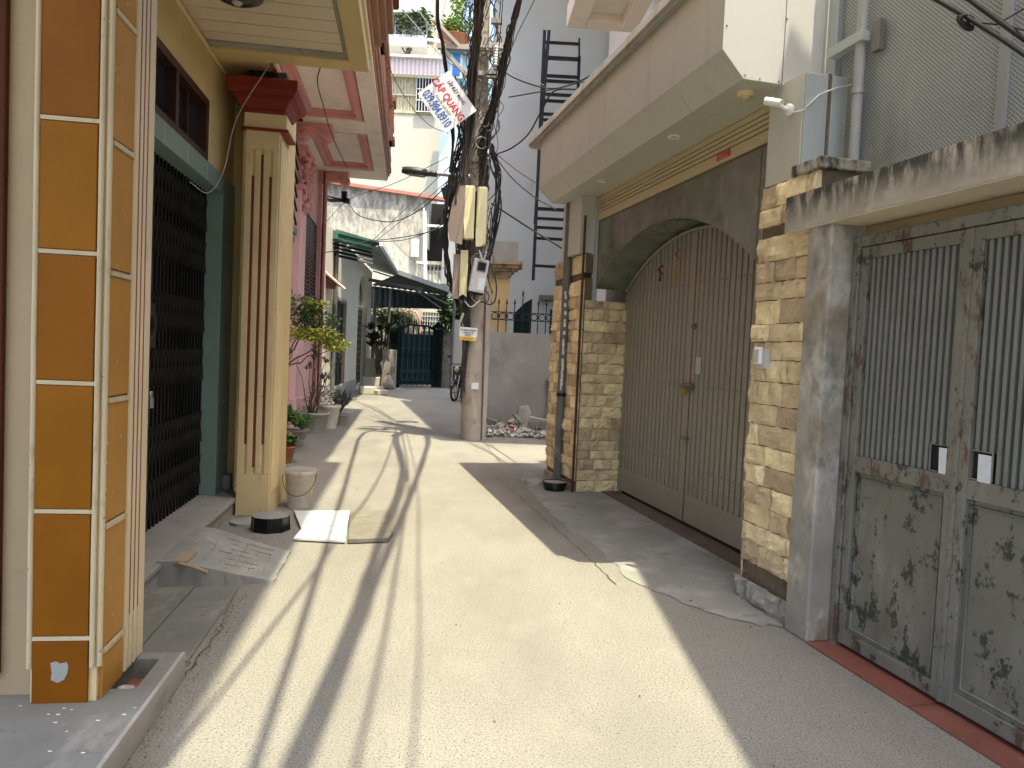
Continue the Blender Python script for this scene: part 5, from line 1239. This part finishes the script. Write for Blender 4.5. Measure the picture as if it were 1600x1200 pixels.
wire('thick black cable from the white house eave to the pole, lower',A((585,378,19),(630,375,17),(670,362,14),(708,340,12.1)),.010)
wire('black cable from the pink house across the green awning to the eave',A((505,395,16.3),(530,390,17),(560,380,18),(585,374,19)),.012)
wire('thin black cable falling from the stained wall to the pole foot',A((575,310,20),(610,370,18),(650,410,15),(700,420,12.2)),.005)
wire('thin black cable trailing across the cream balcony soffit of the pink house',A((502,100,8.9),(496,128,9.0),(505,165,10),(520,215,11.5),(541,260,13.5)),.008)
wire('thin grey cable from the grey green door frame up to the yellow beam',[L.w((-1.60,5.55,2.62)),L.w((-1.56,5.9,2.62)),L.w((-1.5,6.1,2.85)),L.w((-1.45,6.25,3.3)),L.w((-1.2,6.2,3.73))],.004,M_cabw)
T = Thing('cable_terminal', 'coil of black cables with a terminal box on the pink house corner', 'cables', W, tuple(at(520,312,16)))
m=MB()
for k in range(7): m.tube(spline([at(500+U(-2,2),305+U(-4,4),16.1),at(515,310+U(-3,4),15.9),at(530,312+U(-4,4),15.8),at(543,316,15.8)],4),.022,5)
m.build('cable_coil', M_cable, T)
c=at(539,307,15.8); MB().box(c.x-.06,15.7,c.z-.05,c.x+.06,15.85,c.z+.10).box(c.x-.02,15.7,c.z-.15,c.x+.12,15.85,c.z-.05).build('terminal_box', M_black, T, bev=.01)
# two thick cables top right
wire('thick black overhead cable crossing in front of the metal mesh wall, lower of the two',A((1380,-40,3.6),(1460,-2,3.4),(1540,45,3.2),(1610,92,3.0),(1800,230,2.6)),.011)
wire('thick black overhead cable crossing in front of the metal mesh wall, upper of the two',A((1480,-30,3.4),(1520,3,3.3),(1560,32,3.2),(1610,68,3.05),(1800,200,2.6)),.012)
wire('thin black cable near the top corner of the metal mesh wall',A((1490,-10,3.4),(1530,12,3.3),(1570,38,3.2),(1610,50,3.0)),.004)
m=MB()
c=at(1511,34,3.27)
for k in range(7): m.tube([c+Vector((.035*math.cos(a+k),.01*k*.3,.03*math.sin(a+k*.6))) for a in [j*.6 for j in range(9)]],.004,5)
m.tube([c,c+Vector((.1,-.05,-.03)),c+Vector((.2,-.1,.03)),c+Vector((.6,-.5,-.18))],.004,5)
tag(m.build('wire_knot', M_cable, base=tuple(c)), 'small knotted wire coil hanging on the thick cable near the metal mesh wall', 'wire')
for k,(dx,lab) in enumerate(((-.28,'single thin cable running overhead toward the camera, left of the main bundles'),(.24,'single thin cable running overhead toward the camera, right of the main bundles'),(.40,'single thin cable running overhead toward the canopy side, right-hand one'))):
    wire(lab,[at(742+8*k,30,11.8),(-.10+dx*.6,7,6.7),(.20+dx,3.6,6.4+.1*k),(.42+dx*1.3,.4,6.4),(.9+dx*1.5,-7,6.7)],.013 if k<2 else .008)
# street lamp
T = Thing('street_lamp', 'flat dark street lamp head on a thin grey arm reaching left from the pole', 'lamp', W, tuple(at(725,275,12)))
MB().tube([at(735,276,12.05),at(680,271,12.0)],.035,10).build('arm', M_strip, T)
hd=MB(); c0=at(683,272,12); c1=at(628,265,12); dx=(c0-c1); u=dx.normalized()
n=14; vs=[]
for i in range(n+1):
    t=i/n; wd=.13*math.sin(math.pi*min(t*1.15+.02,1))**.5 if t<.8 else .13*(1-.35*(t-.8)/.2); p=c1+dx*t
    for a_,b_ in ((-1,-.035),(-.6,-.065),(.6,-.065),(1,-.035),(.7,.05),(-.7,.05)): vs.append(p+Vector((0,a_*wd,b_*(.6+.4*math.sin(math.pi*min(t+.15,1))))))
hd.add(vs,[(i*6+j,(i+1)*6+j,(i+1)*6+(j+1)%6,i*6+(j+1)%6) for i in range(n) for j in range(6)]+[tuple(range(5,-1,-1)),tuple(n*6+j for j in range(6))],0,True)
h_=hd.build('lamp_head', M_lampb, T)
q=c1+dx*.42; MB().obox(q+Vector((0,-.0,-.066)),(.26,.13,.012),(0,math.atan2(-dx.z,dx.x),0)).build('lens', M_lens, T, parent=h_)
# advert board
ct=at(698.5,159.5,11.45); th=math.radians(52.5)
T = Thing('advert_board', 'tilted white board with red lettering and blue phone number tied to the pole cables', 'sign', W, tuple(ct))
T.o.location = ct; T.o.matrix_world = Matrix.Translation(ct) @ Matrix(((math.cos(th),math.sin(th),0,0),(0,0,-1,0),(-math.sin(th),math.cos(th),0,0),(0,0,0,1))) @ Matrix.Rotation(.04,4,'X')
W_,H_ = .75,.60
me=MB().box(-W_/2,-H_/2,-.004,W_/2,H_/2,.004); T.base=Vector((0,0,0)); me.build('board', M_signw, T)
def tx(n_,s,size,m_,x,y,sx=1.,al='CENTER',sh=0): text(n_,s,size,m_,T,Vector((x,y,.0065)),ext=.0012,align=al,sx=sx,shear=sh)
tx('red_text','CÁP QUANG',.155,M_redtxt,-.02,.035,.84); tx('phone_number','039.984.8910',.19,M_bluetxt,-.01,-.19,.62)
tx('small_text','LẮP ĐẶT MẠNG',.075,M_darktxt,-.03,.20,.8); tx('small_text','Khuyến mãi 24/7',.06,M_grntxt,0,-.075,.9); 
# small notice on the pole
ct=at(731.5,522,11.9)
T = Thing('notice', 'small white and yellow printed notice stuck on the utility pole', 'notice', W, tuple(ct))
T.base=Vector((0,0,0))
T.o.matrix_world = Matrix.Translation(ct) @ Matrix.Rotation(math.pi/2,4,'X') @ Matrix.Rotation(-.04,4,'Z')
MB().box(-.145,-.045,-.003,.145,.11,0).build('white_sheet', M_wht, T); MB().box(-.135,-.105,-.003,.14,-.046,0.001).build('yellow_sheet', M_yelstk, T)
for s,z,sx,m_ in (('LẮP MẠNG INTERNET',.06,.62,M_darktxt),('truyền hình cáp',.022,.62,M_darktxt),('0936.282',-.018,.6,M_darktxt),('LIÊN HỆ NGAY',-.077,.62,M_oratxt)): text('print',s,.042,m_,T,Vector((0,z,.003)),ext=.0004,sx=sx)
# hanging planter behind the cables
T = Thing('hanging_planter', 'dark hanging planter bowl with small violet flowers left of the pole boxes', 'planter', W, tuple(at(707,310,13.5)))
c=at(707,318,13.5)
MB().lathe((c.x,13.5,c.z),[(.10,0),(.17,.08),(.22,.24),(.235,.25),(.20,.25),(.15,.1)],16).build('bowl', M_dpipe, T)
m=MB()
for k in range(90): p=Vector((c.x+U(-.18,.18),13.5+U(-.15,.15),c.z+U(.2,.34))); s=U(.015,.03); m.add([p,p+Vector((s,U(-s,s),s)),p+Vector((0,0,2*s)),p+Vector((-s,U(-s,s),s))],[(0,1,2,3)],U(-1,1))
m.build('flowers', leafm('violet_flowers',(.06,.03,.16)), T)
MB().tube([(c.x,13.5,c.z+.9),(c.x,13.5,c.z+.25)],.006,5).build('cord', M_steel, T)

# ================================================================ foliage
def leaves(m, c, rad, n, s, droop=.3, asp=.45):
    for _ in range(n):
        while True:
            v=Vector((U(-1,1),U(-1,1),U(-1,1)))
            if v.length<1: break
        p=Vector(c)+Vector((v.x*rad[0],v.y*rad[1],v.z*rad[2])); a=U(0,6.28); l=s*U(.6,1.35); e=U(-.5-droop,.6)
        d=Vector((math.cos(a)*math.cos(e),math.sin(a)*math.cos(e),math.sin(e)))*l; w_=Vector((-math.sin(a),math.cos(a),U(-.6,.6)))*l*asp*.5
        m.add([p,p+d*.45+w_,p+d,p+d*.45-w_],[(0,1,2,3)],U(-1,1))
def blades(m, c, n, l, wd, spread=1., up=1., tone=None):
    for _ in range(n):
        a=U(0,6.28); r=U(.2,1)*spread; pts=[]
        for k in range(5):
            t=k/4; pts.append(Vector(c)+Vector((math.cos(a)*r*l*t, math.sin(a)*r*l*t, l*up*(t-1.1*r*t*t*.75))))
        vs=[]; q=Vector((-math.sin(a),math.cos(a),0))
        for k,p in enumerate(pts): w_=wd*(math.sin(math.pi*(k+.6)/5.2)); vs+= [p-q*w_,p+q*w_]
        m.add(vs,[(2*k,2*k+1,2*k+3,2*k+2) for k in range(4)],U(-1,1))
def twig(m,p,q,r0,r1,j=.03):
    p,q=Vector(p),Vector(q); n=5; m.tube([p.lerp(q,k/n)+Vector((U(-j,j),U(-j,j),U(-j,j)))*(k>0) for k in range(n+1)],[r0+(r1-r0)*k/n for k in range(n+1)],6)
def pot(T, c, r, h, m_, name='pot'):
    MB().lathe(c,[(r*.68,0),(r*.95,h*.86),(r*1.06,h*.88),(r*1.08,h),(r*.96,h),(r*.9,h*.86)],20).build(name,m_,T); MB().lathe((c[0],c[1],c[2]+h*.88),[(r*.93,0),(.001,.01)],14).build('soil',M_soil,T)
random.seed(31)
# yellow-green tree in terracotta behind pilaster
T = Thing('potted_tree', 'small yellow green leaved tree spreading beside the pink pilaster', 'plant', L, (-1.72,9.9,0)); c=(-1.72,9.9,0)
pot(T,c,.22,.30,M_terra)
m=MB(); m.tube([(-1.72,9.9,.25),(-1.74,9.95,.7),(-1.66,9.9,1.15)],[.03,.026,.02],8)
tips=[(-1.62,9.9,1.75),(-1.35,9.95,1.72),(-1.15,9.9,1.52),(-1.45,9.7,1.42),(-1.7,10.2,1.9),(-1.3,10.1,1.9),(-1.05,9.9,1.42)]
for t in tips: twig(m,(-1.66,9.9,1.12),t,.014,.005)
m.build('trunk', M_bark, T)
m=MB()
for (p,r,n) in (((-1.42,9.9,2.0),(.34,.28,.14),750),((-1.22,9.95,1.82),(.33,.25,.14),650),((-1.45,9.9,1.80),(.25,.25,.15),400)): leaves(m,p,r,n,.055)
m.build('green_foliage', M_leaf, T)
m=MB()
for (p,r,n) in (((-1.20,9.85,1.62),(.33,.22,.10),750),((-.98,9.9,1.50),(.20,.18,.09),380),((-1.22,9.85,2.02),(.18,.14,.07),200),((-1.4,9.75,1.62),(.2,.15,.08),200)): leaves(m,p,r,n,.07)
m.build('yellow_foliage', M_leafy, T)
# leafy ground plant
T = Thing('leafy_plant', 'bushy light green leafy plant in a grey pot in front of the pink house', 'plant', L, (-1.62,10.9,0)); c=(-1.60,10.9,0)
pot(T,c,.2,.24,M_potg); m=MB()
for k in range(13): blades(m,(c[0]+U(-.22,.28),c[1]+U(-.3,.3),.24+U(-.05,.14)),12,U(.20,.32),.022,1,.9)
m.build('foliage', M_leafb, T)
T = Thing('leafy_plant', 'low dark green drooping plant in terracotta right beside the yellow pilaster', 'plant', L, (-1.55,9.2,0)); c=(-1.50,9.25,0)
pot(T,c,.17,.22,M_terra); m=MB()
for k in range(8): blades(m,(c[0]+U(-.12,.15),c[1]+U(-.1,.1),.24),12,U(.18,.3),.02,1,.9)
m.build('foliage', M_leaf, T)
# thin shrub in round concrete pot
T = Thing('potted_shrub', 'tall sparse dusty shrub in a round grey concrete pot', 'plant', L, (-1.55,12.6,0)); c=(-1.55,12.6,0)
pot(T,c,.27,.34,M_potg); m=MB(); tp=[]
for k in range(9):
    x,y,z=c[0]+U(-.38,.5),c[1]+U(-.3,.3),U(.9,1.5); tp.append((x,y,z)); twig(m,(c[0]+U(-.06,.06),c[1],.3),(x,y,z),.012,.004,.03)
m.build('stem', M_bark, T); m=MB()
for t in tp:
    for _ in range(4): blades(m,(t[0]+U(-.04,.04),t[1],t[2]-U(0,.16)),9,.13,.009,1,.8)
leaves(m,(c[0]+.1,c[1],.62),(.32,.25,.25),330,.05); m.build('foliage', M_leafp, T)
T = Thing('potted_plant', 'small plant in a tapered white pot beside the round concrete pot', 'plant', L, (-1.32,13.2,0)); c=(-1.34,13.2,0)
pot(T,c,.19,.42,M_potw); m=MB(); leaves(m,(c[0],c[1],.58),(.26,.22,.2),260,.055); m.build('foliage', M_leafp, T)
T = Thing('potted_plant', 'drooping striped leaf plant at the end of the plant row by the white house', 'plant', L, (-1.18,13.9,0)); c=(-1.20,13.9,0)
pot(T,c,.16,.20,M_potg); m=MB()
for k in range(9): blades(m,(c[0]+U(-.12,.12),c[1]+U(-.1,.1),.2+U(0,.3)),14,U(.25,.42),.016,.9,1)
m.build('foliage', M_leafp, T)
tag(MB().prism([(13.4,0),(14.1,0),(14.0,.34),(13.5,.36)],0,-1.95,-1.62).build('doorstep_block', M_cement, F=L, base=(-1.8,13.7,0), bev=.03),'rough grey cement block against the base of the pink wall','block')
# dracaena at the bend
T = Thing('dracaena_plant', 'dark drooping long-leaved plant in front of the white planter wall', 'plant', W, (at(592,600,26).x,26,0)); cx=at(590,600,26).x
m=MB()
for k in range(9): twig(m,(cx+U(-.1,.1),26.2,.5),(cx+U(-.35,.45),26+U(-.3,.3),U(1.2,2.1)),.03,.015,.04)
m.build('stem', M_bark, T); m=MB()
for k in range(12): blades(m,(cx+U(-.4,.4),26+U(-.3,.3),U(1.45,2.2)),34,U(.5,.8),.03,.8,.55)
m.build('foliage', M_leafd, T)
def tree(lab, px, py, Y, rx, rz, n, s, m_, z0=0, name='leafy_tree'):
    c=at(px,py,Y); T=Thing(name,lab,'tree',W,(c.x,Y,z0)); m=MB()
    for k in range(7): twig(m,(c.x,Y,max(z0,c.z-rz-1.2) if k else z0),(c.x+U(-rx,rx)*.7,Y+U(-.4,.4),c.z+U(-rz,rz)*.5),.06,.015,.05)
    m.build('trunk', M_bark, T); m=MB()
    for k in range(10): leaves(m,(c.x+U(-rx,rx)*.7,Y+U(-.5,.5),c.z+U(-rz,rz)*.7),(rx*.45,.4,rz*.4),n//10,s)
    m.build('crown', m_, T)
tree('olive green bushy tree seen under the carport behind the iron fence',598,497,29.8,.9,.75,1500,.16,leafm('olive_leaf',(.12,.14,.05)))
tree('olive green tree with loose twigs behind the left iron gate pillar',632,490,30.0,.6,.5,700,.15,leafm('olive_leaf_pale',(.17,.18,.08)))
tree('green shrub with narrow leaves growing behind the meter cabinets',706,480,28.7,.7,1.0,1500,.22,M_leaf)
tree('round green balcony tree on the white terrace house',640,25+15,48,1.6,1.3,1100,.35,leafm('balcony_leaf',(.10,.15,.05)),z0=20.5)
tree('grey flowering bush behind the railing of the white terrace house',636,47,47.9,1.7,.7,800,.3,leafm('grey_leaf',(.28,.31,.29)),z0=20.5)
c=at(710,72,37.5)
T = Thing('roof_planter', 'wide terracotta bowl of bright green shrubs on the blue windowed house', 'planter', W, (c.x,37.5,c.z))
MB().lathe((c.x,37.5,c.z-.1),[(.35,0),(.75,.45),(.85,.5),(.78,.5),(.5,.2)],16).build('bowl', M_terra, T)
m=MB(); leaves(m,(c.x+.1,37.5,c.z+.95),(.8,.6,.6),500,.25); leaves(m,(c.x-.3,37.5,c.z+.8),(.45,.5,.5),240,.25); leaves(m,(c.x+.2,37.5,c.z+2.2),(.5,.4,.7),300,.22); m.build('foliage', leafm('bright_leaf',(.17,.30,.04)), T)
c=at(752,514,14.6)
T = Thing('flower_pot', 'small yellow green plant behind the iron fence near the cream pillar', 'plant', W, (-.1,14.45,1.5))
m=MB(); cc=at(778,515,14.5); leaves(m,(cc.x,14.5,cc.z),(.10,.08,.10),110,.05); m.build('foliage', M_leafy, T); m=MB().cyl((cc.x,14.5,cc.z-.45),(cc.x,14.5,cc.z),.012,6); m.build('stem', M_bark, T)

# ================================================================ rubble heap and litter
random.seed(44)
m=MB()
for k in range(620):
    x=U(-.60,.86); dp=U(0,1); y=14.05-1.35*dp-.2*abs(x-.2); h=max(0,.17*(1-dp)*(1-.5*abs(x-.3))+.05)
    s=U(.012,.06)*(1.4 if rnd()<.12 else 1); m.obox((x,y,h*rnd()+s*.2),(s*U(.8,2.4),s*U(.8,1.8),s*U(.25,.9)),(U(-.6,.6),U(-.6,.6),U(0,3)),U(-1,1))
m.add([(-.62,12.8,.001),(.9,12.75,.001),(.95,14.12,.001),(-.62,14.12,.001),(-.55,13.9,.07),(.8,13.9,.11),(.3,13.3,.07),(-.2,13.4,.06)],[(0,1,6,7),(1,2,5),(1,5,6),(0,7,4),(4,7,6,5),(0,4,3),(2,3,4,5)],-.3)
tag(m.build('rubble_heap', M_rubb, base=(.1,13.5,0)), 'heap of broken plaster and brick rubble against the grey rendered wall', 'rubble', kind='stuff')
tag(MB().tube([(.25,13.45,.0),(.27,13.48,.2),(.24,13.5,.42),(.22,13.52,.50)],[.15,.13,.15,.10],9,tone=-.4).tube([(.22,13.4,.2),(.05,13.42,.36)],[.06,.04],6).build('broken_block', M_post, base=(.25,13.45,0), bev=.01), 'ragged upright concrete stump standing in the rubble heap', 'rubble')
tag(MB().obox((.52,13.35,.24),(.38,.015,.22),(.9,.15,.2)).build('white_tile', M_wmarb, base=(.52,13.35,.15)), 'broken white tile leaning on the rubble heap', 'tile')
tag(MB().obox((-.42,13.5,.16),(.30,.02,.22),(.6,.3,.1)).build('plaster_piece', M_potg, base=(-.42,13.5,.1)), 'grey plaster shard leaning at the left end of the rubble heap', 'rubble')
tag(MB().obox((.02,13.15,.12),(.10,.05,.08),(.3,.3,.4)).build('red_scrap', M_redtxt, base=(.02,13.15,.1)), 'small red scrap lying on the rubble heap', 'scrap')

# ================================================================ motorcycle
T = Thing('motorcycle', 'dark parked motorcycle half hidden behind the utility pole', 'motorcycle', W, (-1.62,21.2,0))
X_ = Matrix.Translation((-1.66,21.0,0)) @ Matrix.Rotation(math.radians(72),4,'Z')   # x axis runs from front wheel to tail
def bm(): q=MB(); q.X=X_; return q
def wheel(cx):
    q=bm(); q.tube([(cx+.26*math.cos(t),0,.28+.26*math.sin(t)) for t in [math.tau*k/24 for k in range(25)]],.035,8,False); wh=q.build('wheel', M_tyre, T)
    q=bm(); q.tube([(cx+.215*math.cos(t),0,.28+.215*math.sin(t)) for t in [math.tau*k/24 for k in range(25)]],.012,6,False)
    for k in range(6): a=k*math.pi/3; q.bar((cx,0,.28),(cx+.21*math.cos(a),0,.28+.21*math.sin(a)),.03,.02)
    q.cyl((cx,-.05,.28),(cx,.05,.28),.05,12); q.build('rim', M_steelb, T, parent=wh)
wheel(0); wheel(1.22)
q=bm(); 
for s in (-.06,.06): q.cyl((0,s,.28),(.22,s,.80),.022,8)
q.build('fork', M_steelb, T)
bm().tube([(-.24,0,.42),(-.12,0,.56),(.05,0,.60),(.2,0,.52)],.055,8).build('mudguard', M_bikep, T)
bm().add([(.18,-.12,.85),(.18,.12,.85),(.12,.14,1.02),(.12,-.14,1.02),(.34,-.17,.95),(.34,.17,.95),(.30,-.2,.45),(.30,.2,.45),(.2,-.16,.4),(.2,.16,.4)],[(0,1,2,3),(3,2,5,4),(0,3,4,6,8),(1,9,7,5,2),(0,8,9,1),(6,4,5,7)]).build('front_fairing', M_bikep, T, bev=.02)
bm().ball((.10,0,.93),.085,12,(.6,1,1)).build('headlight', M_lens, T)
q=bm().tube([(.25,-.34,1.04),(.24,-.15,1.08),(.24,.15,1.08),(.25,.34,1.04)],.014,8); hb=q.build('handlebar', M_steel, T)
q=bm(); 
for s in (-1,1): q.tube([(.24,.22*s,1.08),(.22,.28*s,1.25)],.007,6); q.ball((.22,.29*s,1.29),.06,10,(.3,1,.75))
build_each(q,'mirror', M_steel, T, parent=hb)
bm().add([(.34,-.12,.40),(.34,.12,.40),(.38,-.13,.72),(.38,.13,.72),(1.0,-.15,.62),(1.0,.15,.62),(1.5,-.08,.80),(1.5,.08,.80),(1.2,-.12,.45),(1.2,.12,.45),(.8,-.13,.30),(.8,.13,.30)],[(0,2,3,1),(2,4,5,3),(4,6,7,5),(6,8,9,7),(8,10,11,9),(10,0,1,11),(0,10,4,2),(10,8,6,4),(1,3,5,11),(11,5,7,9)]).build('body', M_bikep, T, bev=.03)
bm().box(.55,-.13,.72,1.32,.13,.82).build('seat', M_tyre, T, bev=.04)
bm().cyl((.7,.16,.28),(1.5,.17,.36),.045,10).build('exhaust', M_steelb, T)
